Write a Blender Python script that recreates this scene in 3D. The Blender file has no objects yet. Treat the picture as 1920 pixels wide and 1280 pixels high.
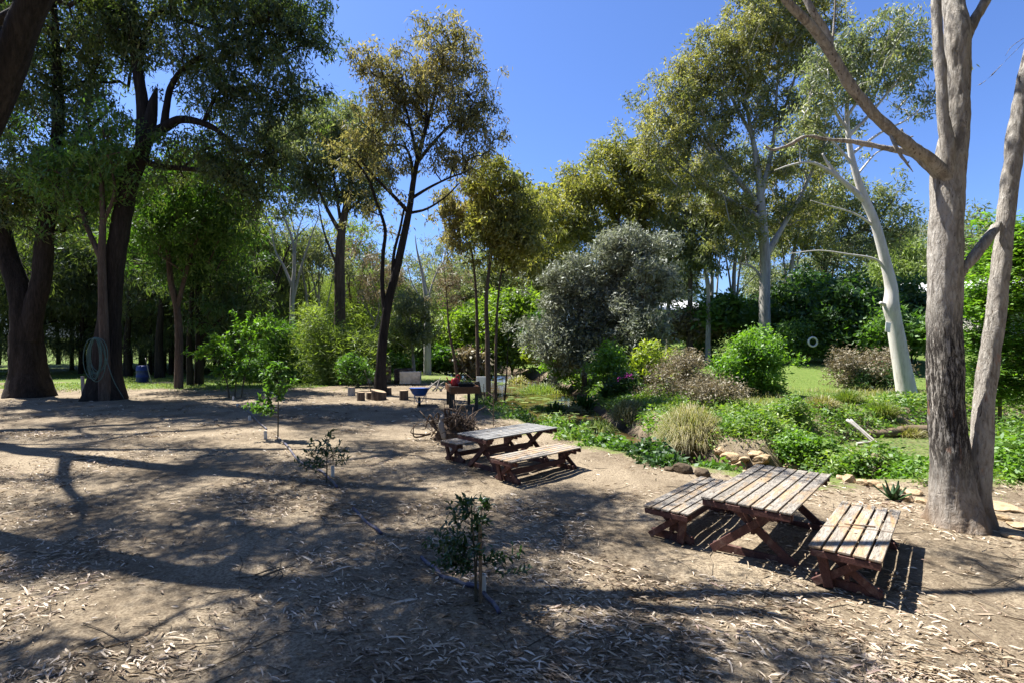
import bpy, math, random
import numpy as np
from mathutils import Vector, noise as mnoise
random.seed(11)
RNG = np.random.default_rng(11)
SC = bpy.context.scene
COL = SC.collection
F, H, VH = 960.0, 2.5, 648.0          # focal length in photo pixels, eye height, horizon row
PI = math.pi


def P(u, v, y):
    return np.array([(u - 960) / F * y, y, H - (v - VH) / F * y])


def G(u, v, z=0.0):
    y = F * (H - z) / (v - VH)
    return np.array([(u - 960) / F * y, y, z])


# ------------------------------------------------------------------ tagging
def tag(o, label=None, cat=None, group=None, kind=None):
    if label: o['label'] = label
    if cat: o['category'] = cat
    if group: o['group'] = group
    if kind: o['kind'] = kind
    return o


def empty(name, loc, label=None, cat=None, group=None, rz=0.0):
    o = bpy.data.objects.new(name, None)
    o.empty_display_size = 0.2
    COL.objects.link(o)
    o.location = [float(c) for c in loc]
    o.rotation_euler = (0, 0, rz)
    return tag(o, label, cat, group)


def copy_tree(o, parent=None):
    c = o.copy(); COL.objects.link(c)
    if parent is not None: c.parent = parent
    for ch in list(o.children):
        copy_tree(ch, c)
    return c


# ------------------------------------------------------------------ mesh from arrays
def mesh_np(name, verts, faces, mats, parent=None, smooth=False, midx=None, loc=None, attrs=None):
    """faces: list of int arrays (n,k)."""
    me = bpy.data.meshes.new(name)
    verts = np.asarray(verts, dtype=np.float32)
    faces = [np.asarray(f, dtype=np.int32) for f in faces if len(f)]
    nl = sum(f.size for f in faces); npoly = sum(len(f) for f in faces)
    me.vertices.add(len(verts)); me.loops.add(nl); me.polygons.add(npoly)
    me.vertices.foreach_set('co', verts.ravel())
    me.loops.foreach_set('vertex_index', np.concatenate([f.ravel() for f in faces]))
    tot = np.concatenate([np.full(len(f), f.shape[1], np.int32) for f in faces])
    st = np.concatenate([[0], np.cumsum(tot)[:-1]]).astype(np.int32)
    me.polygons.foreach_set('loop_start', st)
    try: me.polygons.foreach_set('loop_total', tot)
    except Exception: pass
    if smooth: me.polygons.foreach_set('use_smooth', np.ones(npoly, dtype=bool))
    if midx is not None: me.polygons.foreach_set('material_index', np.asarray(midx, dtype=np.int32))
    for m in (mats if isinstance(mats, (list, tuple)) else [mats]): me.materials.append(m)
    for k, a in (attrs or {}).items():
        at = me.attributes.new(k, 'FLOAT', 'POINT'); at.data.foreach_set('value', np.asarray(a, np.float32))
    me.update(calc_edges=True)
    o = bpy.data.objects.new(name, me); COL.objects.link(o)
    if parent is not None: o.parent = parent
    if loc is not None: o.location = [float(c) for c in loc]
    return o


class MB:
    def __init__(s): s.v = []; s.f = []
    def add(s, vs, fs):
        b = len(s.v); s.v += [tuple(float(c) for c in p) for p in vs]; s.f += [tuple(i + b for i in f) for f in fs]
    def board(s, p0, p1, w, t, side):
        """box from p0 to p1; 'side' = direction of the width w, t = thickness."""
        p0 = np.array(p0, float); p1 = np.array(p1, float); d = p1 - p0; d /= np.linalg.norm(d)
        sd = np.array(side, float); sd -= d * sd.dot(d); sd /= np.linalg.norm(sd); n = np.cross(d, sd)
        vs = [p + sd * a * w / 2 + n * b * t / 2 for p in (p0, p1) for a, b in ((-1, -1), (1, -1), (1, 1), (-1, 1))]
        s.add(vs, [(0, 3, 2, 1), (4, 5, 6, 7), (0, 1, 5, 4), (1, 2, 6, 5), (2, 3, 7, 6), (3, 0, 4, 7)])
    def box(s, c, d):
        c = np.array(c, float); x, y, z = [q / 2 for q in d]
        vs = [c + np.array(q) for q in ((-x, -y, -z), (x, -y, -z), (x, y, -z), (-x, y, -z), (-x, -y, z), (x, -y, z), (x, y, z), (-x, y, z))]
        s.add(vs, [(0, 3, 2, 1), (4, 5, 6, 7), (0, 1, 5, 4), (1, 2, 6, 5), (2, 3, 7, 6), (3, 0, 4, 7)])
    def tube(s, pts, rad, n=8, cap=True):
        V, Fq = tube_np(np.array(pts, float), np.array(rad, float) if np.ndim(rad) else np.full(len(pts), float(rad)), n)
        fs = [tuple(q) for q in Fq]
        if cap:
            fs.append(tuple(range(n - 1, -1, -1))); fs.append(tuple(range(len(V) - n, len(V))))
        s.add(V, fs)
    def build(s, name, mat, parent=None, bevel=0.0, smooth=False, seg=1):
        me = bpy.data.meshes.new(name); me.from_pydata(s.v, [], s.f); me.materials.append(mat); me.update()
        if smooth: me.polygons.foreach_set('use_smooth', [True] * len(me.polygons))
        o = bpy.data.objects.new(name, me); COL.objects.link(o)
        if parent is not None: o.parent = parent
        if bevel:
            b = o.modifiers.new('bevel', 'BEVEL'); b.width = bevel; b.segments = seg; b.limit_method = 'ANGLE'
        return o


def norm(a): return a / (np.linalg.norm(a, axis=-1, keepdims=True) + 1e-9)


def tube_np(pts, rad, n, disp=None):
    m = len(pts); t = np.gradient(pts, axis=0); t = norm(t)
    u = np.cross(t[0], [0, 1, 0.13]); u /= np.linalg.norm(u)
    V = np.zeros((m, n, 3)); ang = np.arange(n) * 2 * PI / n
    for i in range(m):
        u = u - t[i] * u.dot(t[i]); u /= np.linalg.norm(u); w = np.cross(t[i], u)
        ring = np.outer(np.cos(ang), u) + np.outer(np.sin(ang), w)
        r = rad[i]
        if disp is not None: r = r * (1 + disp[i])[:, None] if np.ndim(disp[i]) else r
        V[i] = pts[i] + ring * r
    a = np.arange(m - 1)[:, None] * n; j = np.arange(n)[None, :]; k = (j + 1) % n
    Fq = np.stack([a + j, a + k, a + n + k, a + n + j], -1).reshape(-1, 4)
    return V.reshape(-1, 3), Fq


def spline(pts, k=8):
    """Catmull-Rom through pts (m,d)."""
    p = np.asarray(pts, float); p = np.vstack([2 * p[0] - p[1], p, 2 * p[-1] - p[-2]]); out = []
    for i in range(1, len(p) - 2):
        for s in range(k):
            t = s / k
            out.append(0.5 * (2 * p[i] + (p[i + 1] - p[i - 1]) * t + (2 * p[i - 1] - 5 * p[i] + 4 * p[i + 1] - p[i + 2]) * t * t
                              + (3 * p[i] - p[i - 1] - 3 * p[i + 1] + p[i + 2]) * t ** 3))
    out.append(p[-2]); return np.array(out)


# ------------------------------------------------------------------ smooth value noise on arrays
def vnoise(x, y, s=1.0, seed=0):
    x = np.asarray(x) / s + seed * 17.31; y = np.asarray(y) / s + seed * 9.77
    xi = np.floor(x); yi = np.floor(y); xf = x - xi; yf = y - yi
    def h(a, b):
        q = np.sin(a * 127.1 + b * 311.7 + seed * 7.3) * 43758.5453
        return q - np.floor(q)
    sx = xf * xf * (3 - 2 * xf); sy = yf * yf * (3 - 2 * yf)
    return (h(xi, yi) * (1 - sx) + h(xi + 1, yi) * sx) * (1 - sy) + (h(xi, yi + 1) * (1 - sx) + h(xi + 1, yi + 1) * sx) * sy


def sstep(a, b, x):
    t = np.clip((x - a) / (b - a), 0, 1); return t * t * (3 - 2 * t)


# ------------------------------------------------------------------ terrain
CREEK = spline([(-16, 84), (-9, 68), (-3.5, 54), (-0.2, 43), (1.3, 32), (1.9, 24), (2.6, 18.5), (3.6, 14.6), (4.6, 12.6), (6.6, 11.7), (9.0, 12.4), (13, 14.8), (22, 17.0), (40, 18), (80, 19)], 6)
CW = np.interp(np.arange(len(CREEK)), np.arange(15) * 6, [6, 5.5, 4.4, 3.6, 2.9, 2.3, 1.7, 1.25, 1.0, 1.1, 1.8, 3.2, 3.8, 4, 4])
WATER = -0.75


def creek_d(x, y):
    """distance to the creek line, width there, side (+ = far/right bank)."""
    x = np.asarray(x, float); y = np.asarray(y, float)
    best = np.full(x.shape, 1e9); wid = np.ones(x.shape); side = np.zeros(x.shape)
    for i in range(len(CREEK) - 1):
        a = CREEK[i]; d = CREEK[i + 1] - a; L = d.dot(d)
        t = np.clip(((x - a[0]) * d[0] + (y - a[1]) * d[1]) / L, 0, 1)
        px = x - a[0] - t * d[0]; py = y - a[1] - t * d[1]; q = np.hypot(px, py)
        m = q < best
        best = np.where(m, q, best); wid = np.where(m, CW[i] * (1 - t) + CW[i + 1] * t, wid)
        side = np.where(m, np.sign(d[0] * (y - a[1]) - d[1] * (x - a[0])), side)
    return best, wid, side


def terrain(x, y):
    x = np.asarray(x, float); y = np.asarray(y, float)
    d, w, s = creek_d(x, y)
    sd = d * s                                            # >0: far bank
    hill = 0.25 * sstep(1.5, 6, sd) + 0.085 * np.clip(sd - 7, 0, 40) * sstep(6, 20, sd) + 0.05 * np.clip(sd - 47, 0, 60)
    hill = hill * sstep(-8, 6, x + 0.0 * y) + 0.02 * np.clip(y - 60, 0, 100)
    z = hill + 0.10 * (vnoise(x, y, 3.1, 1) - .5) + 0.05 * (vnoise(x, y, 0.9, 2) - .5) * sstep(0.5, 3, d)
    z = z + 0.022 * (vnoise(x, y, .28, 3) - .5) + .012 * (vnoise(x, y, .11, 4) - .5)
    bank = sstep(w * 0.65, w * 1.25 + 0.6, d)
    z = z * bank + (1 - bank) * -1.15
    return z


def tz(x, y): return float(terrain(np.array([x]), np.array([y]))[0])


# ------------------------------------------------------------------ foliage
def leaves(c, L, W, droop=1.0, flat=0.0, rng=RNG, fold=0.0, jit=0.35):
    """rhombus leaves at centres c (n,3); droop>0 hangs down, <0 points up, flat -> horizontal."""
    n = len(c)
    d = rng.normal(size=(n, 3)); d[:, 2] = d[:, 2] * (1 - flat) - droop * 1.2
    d = norm(d)
    p = norm(np.cross(d, rng.normal(size=(n, 3))))
    if flat > 0:
        up = np.array([0, 0, 1.0]) + rng.normal(size=(n, 3)) * (1 - flat); p2 = norm(np.cross(d, up)); p = norm(p * (1 - flat) + p2 * flat)
    l = (L * (1 + jit * rng.normal(size=n)).clip(.4, 1.9))[:, None]; w = (W * (1 + jit * rng.normal(size=n)).clip(.4, 1.9))[:, None]
    V = np.stack([c, c + d * l * .42 + p * w * .5, c + d * l, c + d * l * .42 - p * w * .5], 1)
    return V.reshape(-1, 3), np.arange(4 * n).reshape(-1, 4)


def ell(rng, n, shell=0.55):
    d = norm(rng.normal(size=(n, 3))); r = (shell + (1 - shell) * rng.random(n)) if shell > 0 else rng.random(n) ** (1 / 3)
    return d * r[:, None]


class Tree:
    """Explicit limbs plus twigs that reach out to the leaf clumps."""
    def __init__(s, base, seed, seg=0.6):
        s.base = np.array(base, float); s.rng = np.random.default_rng(seed); s.seg = seg
        s.pos = []; s.par = []; s.fix = []; s.ok = []; s.chains = []; s.att = []; s.limbs = []

    def limb(s, pts, r0, r1, parent=None, k=6, ok_from=0.0, power=1.0, grow=True, sides=None, radii=None):
        pts = spline(np.asarray(pts, float), k) if len(pts) > 2 else np.linspace(pts[0], pts[1], k + 1)
        t = np.linspace(0, 1, len(pts)); rad = r0 + (r1 - r0) * t ** power
        if radii is not None: rad = np.interp(t, np.linspace(0, 1, len(radii)), radii)
        s.limbs.append((pts, rad, sides))
        if grow:
            for i, p in enumerate(pts):
                s.pos.append(p); s.par.append(len(s.pos) - 2 if i else -1); s.fix.append(rad[i]); s.ok.append(t[i] >= ok_from)
        return s

    def clumps(s, c, r, n, per=5, cr=0.9, shell=0.45):
        """n clumps of 'per' leaf points in an ellipsoid."""
        e = ell(s.rng, n, shell); e *= np.where(s.rng.random(n) < .16, 1.28, 1.0)[:, None]; cc = np.array(c) + e * np.array(r)
        for q in cc:
            s.att += list(q + s.rng.normal(size=(per, 3)) * np.array([cr, cr, cr * .6]) * .6)
        return s

    def grow(s, up=0.18, bias=1.0, steep=.3):
        if not s.att: return s
        A = np.array(s.att); pos = np.array(s.pos)
        d0 = np.min(np.linalg.norm(A[:, None] - pos[None], axis=2), axis=1); A = A[np.argsort(d0)]
        cap = len(pos) + len(A) * 14 + 10
        Pn = np.zeros((cap, 3)); Pn[:len(pos)] = pos; ok = np.zeros(cap, bool); ok[:len(pos)] = s.ok; n = len(pos)
        for a in A:
            df = Pn[:n] - a; d = np.linalg.norm(df, axis=1)
            cost = d + bias * np.maximum(0, df[:, 2] + steep * d); cost[~ok[:n]] = 1e9
            j = int(np.argmin(cost)); dj = d[j]; m = int(min(12, max(2, dj / s.seg)))
            p0 = Pn[j].copy(); t = (np.arange(1, m + 1) / m)[:, None]
            mid = p0 + (a - p0) * .5 + np.array([0, 0, up * dj]) + s.rng.normal(size=3) * .1 * dj
            q = (1 - t) ** 2 * p0 + 2 * t * (1 - t) * mid + t * t * a
            q[:-1] += s.rng.normal(size=(m - 1, 3)) * .03 * dj
            ids = []
            for i in range(m):
                Pn[n] = q[i]; ok[n] = True; s.pos.append(q[i]); s.par.append(j if i == 0 else n - 1); s.fix.append(None); ids.append(n); n += 1
            s.chains.append((j, ids))
        s.A = A
        return s

    def wood(s, name, mat, parent, rtip=0.012, pw=0.5, sides=None, minr=0.0, barkamp=0.05):
        n = len(s.pos); cnt = np.zeros(n)
        for j, ids in s.chains: cnt[ids[-1]] += 1
        for i in range(n - 1, -1, -1):
            if s.par[i] >= 0: cnt[s.par[i]] += cnt[i]
        rad = rtip * np.maximum(cnt, 1) ** pw
        for i, f in enumerate(s.fix):
            if f is not None: rad[i] = f
        Vs, Fs, off = [], [], 0
        for pts, r, sd in s.limbs:
            k = sd or (sides or 10)
            m = len(pts)
            ph = s.rng.random(4) * 6
            a = np.arange(k) * 2 * PI / k
            disp = [barkamp * (np.sin(3 * a + ph[0] + i * .11) * .4 + np.sin(5 * a + ph[1] - i * .07) * .3 + s.rng.normal(size=k) * .25) for i in range(m)]
            V, Q = tube_np(pts, r, k, disp)
            cap0 = len(V); V = np.vstack([V, pts[-1]]); last = np.arange(k) + (m - 1) * k
            T = np.stack([last, np.roll(last, -1), np.full(k, cap0), np.full(k, cap0)], -1)
            Vs.append(V); Fs.append(Q + off); Fs.append(T[:, :4] + off); off += len(V)
        for j, ids in s.chains:
            pts = np.array([s.pos[j]] + [s.pos[i] for i in ids]); r = rad[ids]; pr = rad[j]
            r = np.concatenate([[min(r[0] * 1.1, pr * .9)], np.minimum(r, pr * .9)]); r[-1] *= .6
            if r.max() < minr: continue
            V, Q = tube_np(pts, r, 6 if r.max() > .06 else (4 if r.max() > .02 else 3)); Vs.append(V); Fs.append(Q + off); off += len(V)
        fq = np.vstack(Fs); deg = fq[:, 2] == fq[:, 3]
        o = mesh_np(name, np.vstack(Vs) - s.base, [fq[~deg], fq[deg][:, :3]], mat, parent, smooth=True)
        return o

    def crown(s, name, mat, parent, per, L, W, sig=0.35, droop=1.0, flat=0.0, along=0.5, sigz=None):
        pts = [np.repeat(s.A, per, axis=0)] if len(s.A) else []
        ex = []
        for j, ids in s.chains:
            for i in ids[len(ids) // 2:-1]: ex.append(s.pos[i])
        if ex and along > 0: pts.append(np.repeat(np.array(ex), max(1, int(per * along)), axis=0))
        c = np.vstack(pts); sg = np.array([sig, sig, sigz if sigz is not None else sig * .8])
        c = c + s.rng.normal(size=c.shape) * sg
        V, Q = leaves(c, L, W, droop, flat, s.rng)
        s.leafV, s.leafQ = V - s.base, Q
        return mesh_np(name, V - s.base, [Q], mat, parent)


# ------------------------------------------------------------------ materials
def M(name):
    m = bpy.data.materials.new(name); m.use_nodes = True; nt = m.node_tree; nt.nodes.clear()
    out = nt.nodes.new('ShaderNodeOutputMaterial'); return m, nt, out


def nd(nt, t, **kw):
    n = nt.nodes.new('ShaderNode' + t)
    for k, v in kw.items():
        if k in n.inputs.keys(): n.inputs[k].default_value = v
        else: setattr(n, k, v)
    return n


def ramp(nt, fac, stops, interp='LINEAR'):
    r = nt.nodes.new('ShaderNodeValToRGB'); cr = r.color_ramp; cr.interpolation = interp
    while len(cr.elements) < len(stops): cr.elements.new(0.5)
    for e, (p, c) in zip(cr.elements, stops): e.position = p; e.color = (*c, 1) if len(c) == 3 else c
    nt.links.new(fac, r.inputs[0]); return r.outputs[0]


def mixc(nt, f, a, b, mode='MIX'):
    m = nt.nodes.new('ShaderNodeMix'); m.data_type = 'RGBA'; m.blend_type = mode
    for sock, v in ((m.inputs[0], f), (m.inputs[6], a), (m.inputs[7], b)):
        if isinstance(v, (int, float)): sock.default_value = v
        elif isinstance(v, (tuple, list)): sock.default_value = (*v, 1) if len(v) == 3 else v
        else: nt.links.new(v, sock)
    return m.outputs[2]


def noise(nt, vec, scale, detail=4, rough=.6, dist=0):
    n = nd(nt, 'TexNoise', Scale=scale, Detail=detail, Roughness=rough, Distortion=dist)
    if vec is not None: nt.links.new(vec, n.inputs['Vector'])
    return n.outputs[0]


def coords(nt, kind='Object', scale=None, rot=None):
    t = nt.nodes.new('ShaderNodeTexCoord'); o = t.outputs[kind]
    if scale or rot:
        mp = nt.nodes.new('ShaderNodeMapping'); nt.links.new(o, mp.inputs[0])
        if scale: mp.inputs['Scale'].default_value = scale
        if rot: mp.inputs['Rotation'].default_value = rot
        o = mp.outputs[0]
    return o


def principled(nt, out, color, rough=.8, bump=None, bstr=.3, bdist=.02, spec=.3, metal=0):
    b = nd(nt, 'BsdfPrincipled', Roughness=rough, Metallic=metal)
    b.inputs['Specular IOR Level'].default_value = spec
    if isinstance(color, (tuple, list)): b.inputs['Base Color'].default_value = (*color, 1)
    else: nt.links.new(color, b.inputs['Base Color'])
    if bump is not None:
        bp = nd(nt, 'Bump', Strength=bstr, Distance=bdist); nt.links.new(bump, bp.inputs['Height']); nt.links.new(bp.outputs[0], b.inputs['Normal'])
    nt.links.new(b.outputs[0], out.inputs[0]); return b


def leaf_mat(name, cols, trans=.35, tcol=None, gloss=.12, rough=.55, scale=.35):
    """per-leaf random colour over 'cols', drifting over the crown with a broad noise."""
    m, nt, out = M(name)
    g = nt.nodes.new('ShaderNodeNewGeometry'); nz = noise(nt, coords(nt, 'Object'), scale, 2, .5)
    mm = nd(nt, 'Math', operation='MULTIPLY_ADD'); nt.links.new(g.outputs['Random Per Island'], mm.inputs[0]); mm.inputs[1].default_value = .62
    m2 = nd(nt, 'Math', operation='MULTIPLY_ADD'); nt.links.new(nz, m2.inputs[0]); m2.inputs[1].default_value = 1.3; m2.inputs[2].default_value = -.46
    nt.links.new(m2.outputs[0], mm.inputs[2])
    n = len(cols); c = ramp(nt, mm.outputs[0], [(i / (n - 1), q) for i, q in enumerate(cols)])
    df = nt.nodes.new('ShaderNodeBsdfDiffuse'); nt.links.new(c, df.inputs[0])
    tr = nt.nodes.new('ShaderNodeBsdfTranslucent')
    tc = mixc(nt, 1.0, c, tcol or (1.5, 1.7, .6), 'MULTIPLY'); nt.links.new(tc, tr.inputs[0])
    mx = nd(nt, 'MixShader'); mx.inputs[0].default_value = trans; nt.links.new(df.outputs[0], mx.inputs[1]); nt.links.new(tr.outputs[0], mx.inputs[2])
    gl = nd(nt, 'BsdfGlossy', Roughness=rough); gl.inputs[0].default_value = (.9, .95, 1, 1)
    mg = nd(nt, 'MixShader'); mg.inputs[0].default_value = gloss * .28; nt.links.new(mx.outputs[0], mg.inputs[1]); nt.links.new(gl.outputs[0], mg.inputs[2])
    nt.links.new(mg.outputs[0], out.inputs[0]); return m


def bark_mat(name, cols, zs=(6, 6, .9), bump=.6, bd=.03, spots=None, scale=1.0, rough=.9):
    m, nt, out = M(name)
    v = coords(nt, 'Object', zs); n1 = noise(nt, v, 3.0 * scale, 6, .68, .4); n2 = noise(nt, v, .6 * scale, 3, .5)
    a = nd(nt, 'Math', operation='MULTIPLY_ADD'); nt.links.new(n2, a.inputs[0]); a.inputs[1].default_value = .7
    s = nd(nt, 'Math', operation='MULTIPLY_ADD'); nt.links.new(n1, s.inputs[0]); s.inputs[1].default_value = .9; s.inputs[2].default_value = -.32
    nt.links.new(s.outputs[0], a.inputs[2])
    n = len(cols); c = ramp(nt, a.outputs[0], [(.2 + .6 * i / (n - 1), q) for i, q in enumerate(cols)])
    principled(nt, out, c, rough, n1, bump, bd, .15); return m


def plain_mat(name, col, rough=.6, var=.15, scale=8, metal=0, spec=.4, bstr=.15, dirt=None):
    m, nt, out = M(name); v = coords(nt, 'Object'); nz = noise(nt, v, scale, 5, .65)
    lo = tuple(c * (1 - var) for c in col); hi = tuple(min(1, c * (1 + var)) for c in col)
    c = ramp(nt, nz, [(.3, lo), (.7, hi)])
    if dirt:
        d = ramp(nt, noise(nt, v, scale * .35, 6, .7), [(.48, (0, 0, 0)), (.62, (1, 1, 1))]); c = mixc(nt, d, c, dirt)
    principled(nt, out, c, rough, nz, bstr, .01, spec, metal); return m
# ================================================================== camera, sun, sky
cam = bpy.data.cameras.new('camera'); cam.lens = 18; cam.sensor_width = 36; cam.clip_end = 3000; cam.clip_start = .05; cam.shift_y = 8 / 1920
co = bpy.data.objects.new('camera', cam); COL.objects.link(co); co.location = (0, 0, H); co.rotation_euler = (PI / 2, 0, 0); SC.camera = co
SUN = np.array([-.49, .307, 1.0])                      # horizontal run per metre of height, towards the sun
sd = bpy.data.lights.new('sun', 'SUN'); sd.energy = 5.0; sd.angle = math.radians(.42); sd.color = (1, .955, .88)
so = bpy.data.objects.new('sun', sd); COL.objects.link(so); so.location = (-30, 20, 60)
so.rotation_euler = Vector(SUN).to_track_quat('Z', 'Y').to_euler()
w = bpy.data.worlds.new('World'); SC.world = w; w.use_nodes = True; nt = w.node_tree
bg = nt.nodes['Background']; sky = nt.nodes.new('ShaderNodeTexSky'); sky.sky_type = 'NISHITA'; sky.sun_disc = False
sky.sun_elevation = math.radians(60); sky.sun_rotation = math.radians(-57.9); sky.air_density = 1.0; sky.dust_density = 0.6; sky.ozone_density = 3.0; sky.altitude = 50
tn = nt.nodes.new('ShaderNodeMix'); tn.data_type = 'RGBA'; tn.blend_type = 'MULTIPLY'; tn.inputs[0].default_value = 1
nt.links.new(sky.outputs[0], tn.inputs[6]); tn.inputs[7].default_value = (.84, 1.04, 1.5, 1)      # cool white balance of the camera
nt.links.new(tn.outputs[2], bg.inputs[0]); bg.inputs[1].default_value = 0.045
SC.view_settings.view_transform = 'Standard'; SC.view_settings.look = 'None'; SC.view_settings.exposure = 1.7
SC.cycles.max_bounces = 6; SC.cycles.diffuse_bounces = 3; SC.cycles.transmission_bounces = 4; SC.cycles.glossy_bounces = 2
SC.cycles.caustics_reflective = False; SC.cycles.caustics_refractive = False; SC.cycles.sample_clamp_indirect = 6
try:
    SC.cycles.use_denoising = True
except Exception: pass

# ================================================================== materials
bark_pale = bark_mat('pale gum bark', [(.10, .085, .07), (.29, .25, .205), (.42, .375, .32), (.50, .46, .40)], (5, 5, 1.1), .55, .03)
bark_white = bark_mat('white gum bark', [(.30, .28, .26), (.52, .49, .45), (.60, .58, .54), (.64, .62, .59)], (4, 4, .8), .25, .015)
bark_greywhite = bark_mat('grey gum bark', [(.12, .11, .10), (.26, .24, .22), (.36, .34, .31), (.42, .40, .37)], (4, 4, .5), .35, .02)
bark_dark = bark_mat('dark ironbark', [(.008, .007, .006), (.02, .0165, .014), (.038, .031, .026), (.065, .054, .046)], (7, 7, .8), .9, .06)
bark_brown = bark_mat('brown rough bark', [(.03, .022, .017), (.07, .052, .04), (.12, .09, .07), (.17, .135, .105)], (8, 8, 1.0), .8, .04)
bark_dead = bark_mat('bleached dead wood', [(.16, .15, .14), (.32, .30, .28), (.44, .42, .40), (.5, .48, .45)], (6, 6, .7), .4, .02)
bark_twig = bark_mat('twig bark', [(.05, .04, .03), (.10, .08, .06), (.16, .13, .10)], (9, 9, 2), .3, .01)

lf_tan = leaf_mat('olive gum leaves with ochre tips', [(.05, .060, .022), (.13, .125, .045), (.24, .205, .085), (.38, .31, .15)], .5, (1.3, 1.35, .8))
lf_gum = leaf_mat('grey green gum leaves', [(.055, .078, .036), (.12, .145, .062), (.20, .22, .10), (.30, .30, .15)], .48, (1.3, 1.4, .8))
lf_gold = leaf_mat('yellow green gum leaves', [(.06, .080, .024), (.15, .165, .042), (.26, .255, .065), (.38, .335, .10)], .5, (1.35, 1.4, .7))
lf_olive = leaf_mat('olive gold gum leaves', [(.06, .078, .028), (.15, .158, .05), (.26, .245, .08), (.38, .33, .12)], .5, (1.3, 1.38, .75))
lf_acacia = leaf_mat('yellow green acacia leaves', [(.07, .12, .018), (.14, .21, .03), (.23, .30, .055)], .48)
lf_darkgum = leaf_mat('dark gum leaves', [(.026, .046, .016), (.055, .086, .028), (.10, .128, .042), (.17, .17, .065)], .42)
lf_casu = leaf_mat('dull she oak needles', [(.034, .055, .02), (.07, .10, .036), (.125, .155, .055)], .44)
lf_mid = leaf_mat('mid green leaves', [(0.039, 0.091, 0.016), (0.078, 0.156, 0.026), (0.143, 0.234, 0.042)], .42)
lf_bright = leaf_mat('bright green leaves', [(0.060, 0.138, 0.017), (0.120, 0.228, 0.026), (0.204, 0.312, 0.042)], .45)
lf_lime = leaf_mat('lime yellow leaves', [(.12, .18, .02), (.22, .27, .03), (.34, .34, .06)], .45)
lf_silver = leaf_mat('silver grey leaves', [(0.085, 0.100, 0.067), (0.158, 0.177, 0.128), (0.256, 0.268, 0.207), (0.389, 0.402, 0.341)], .25, (1.2, 1.25, .9))
lf_deep = leaf_mat('deep green leaves', [(0.018, 0.048, 0.011), (0.039, 0.090, 0.018), (0.075, 0.138, 0.030)], .36)
lf_citrus = leaf_mat('glossy citrus leaves', [(.016, .045, .012), (.028, .070, .016), (.05, .105, .024)], .28, gloss=.22, rough=.4)
lf_dry = leaf_mat('dry twiggy seed heads', [(.11, .09, .055), (.22, .185, .115), (.33, .285, .195)], .25, (1.2, 1.1, .8))
lf_weed = leaf_mat('weed leaves', [(.045, .105, .016), (.095, .18, .026), (.16, .24, .04), (.25, .28, .08)], .42, scale=.8)
lf_fern = leaf_mat('feathery wattle leaves', [(0.091, 0.130, 0.029), (0.169, 0.221, 0.052), (0.260, 0.305, 0.091)], .42)
lf_grass = leaf_mat('grass blades', [(.055, .10, .018), (.10, .16, .028), (.17, .20, .05), (.26, .23, .09)], .35, scale=.6)
lf_straw = leaf_mat('straw and green tussock blades', [(.09, .12, .03), (.17, .17, .06), (.27, .23, .11), (.34, .28, .16)], .3)
lf_litter = leaf_mat('fallen gum leaves', [(.05, .033, .020), (.13, .088, .054), (.27, .20, .135), (.46, .375, .275), (.64, .56, .46), (.44, .30, .24)], .12, (1, .9, .7), scale=1.2, gloss=.08)


def dirt_material():
    m, nt, out = M('bare earth, lawn and mud')
    v = coords(nt, 'Object')
    big = noise(nt, v, .55, 5, .6); mid = noise(nt, v, 4.5, 6, .7); fine = noise(nt, v, 34, 5, .75)
    c = ramp(nt, mid, [(.25, (.088, .068, .046)), (.5, (.172, .138, .095)), (.75, (.272, .226, .162))])
    c = mixc(nt, ramp(nt, big, [(.42, (0, 0, 0)), (.58, (.75, .75, .75))]), c, (.31, .255, .18))
    c = mixc(nt, ramp(nt, fine, [(.42, (.75, .75, .75)), (.56, (0, 0, 0))]), c, (.075, .055, .038))
    # flecks of crushed leaf
    vs = coords(nt, 'Object', (26, 60, 30), (0, 0, .5)); vo = nd(nt, 'TexVoronoi', Scale=1.0); nt.links.new(vs, vo.inputs['Vector'])
    fl = ramp(nt, vo.outputs['Distance'], [(.10, (1, 1, 1)), (.2, (0, 0, 0))])
    lit = nd(nt, 'Math', operation='MULTIPLY'); nt.links.new(fl, lit.inputs[0]); nt.links.new(ramp(nt, noise(nt, v, 1.3, 4, .6), [(.42, (.05, .05, .05)), (.65, (.8, .8, .8))]), lit.inputs[1])
    c = mixc(nt, lit.outputs[0], c, mixc(nt, vo.outputs['Color'], (.26, .18, .12), (.42, .34, .26)))
    ga = nd(nt, 'Attribute'); ga.attribute_name = 'grass'; mu = nd(nt, 'Attribute'); mu.attribute_name = 'mud'
    gc = ramp(nt, mid, [(.25, (.07, .11, .022)), (.5, (.11, .175, .034)), (.7, (.18, .21, .06))])
    gc = mixc(nt, ramp(nt, fine, [(.4, (.6, .6, .6)), (.6, (0, 0, 0))]), gc, (.05, .055, .018))
    gm = nd(nt, 'Math', operation='MULTIPLY_ADD'); nt.links.new(mid, gm.inputs[0]); gm.inputs[1].default_value = 1.2; gm.inputs[2].default_value = -.6
    ad = nd(nt, 'Math', operation='ADD', use_clamp=True); nt.links.new(ga.outputs['Fac'], ad.inputs[0]); nt.links.new(gm.outputs[0], ad.inputs[1])
    gf = ramp(nt, ad.outputs[0], [(.35, (0, 0, 0)), (.65, (1, 1, 1))])
    c = mixc(nt, gf, c, gc); c = mixc(nt, mu.outputs['Fac'], c, ramp(nt, mid, [(.3, (.03, .022, .015)), (.7, (.075, .055, .038))]))
    hb = nd(nt, 'Math', operation='MULTIPLY_ADD'); nt.links.new(fine, hb.inputs[0]); hb.inputs[1].default_value = .5; nt.links.new(mid, hb.inputs[2])
    principled(nt, out, c, .95, hb.outputs[0], .8, .035, .1); return m


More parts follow.
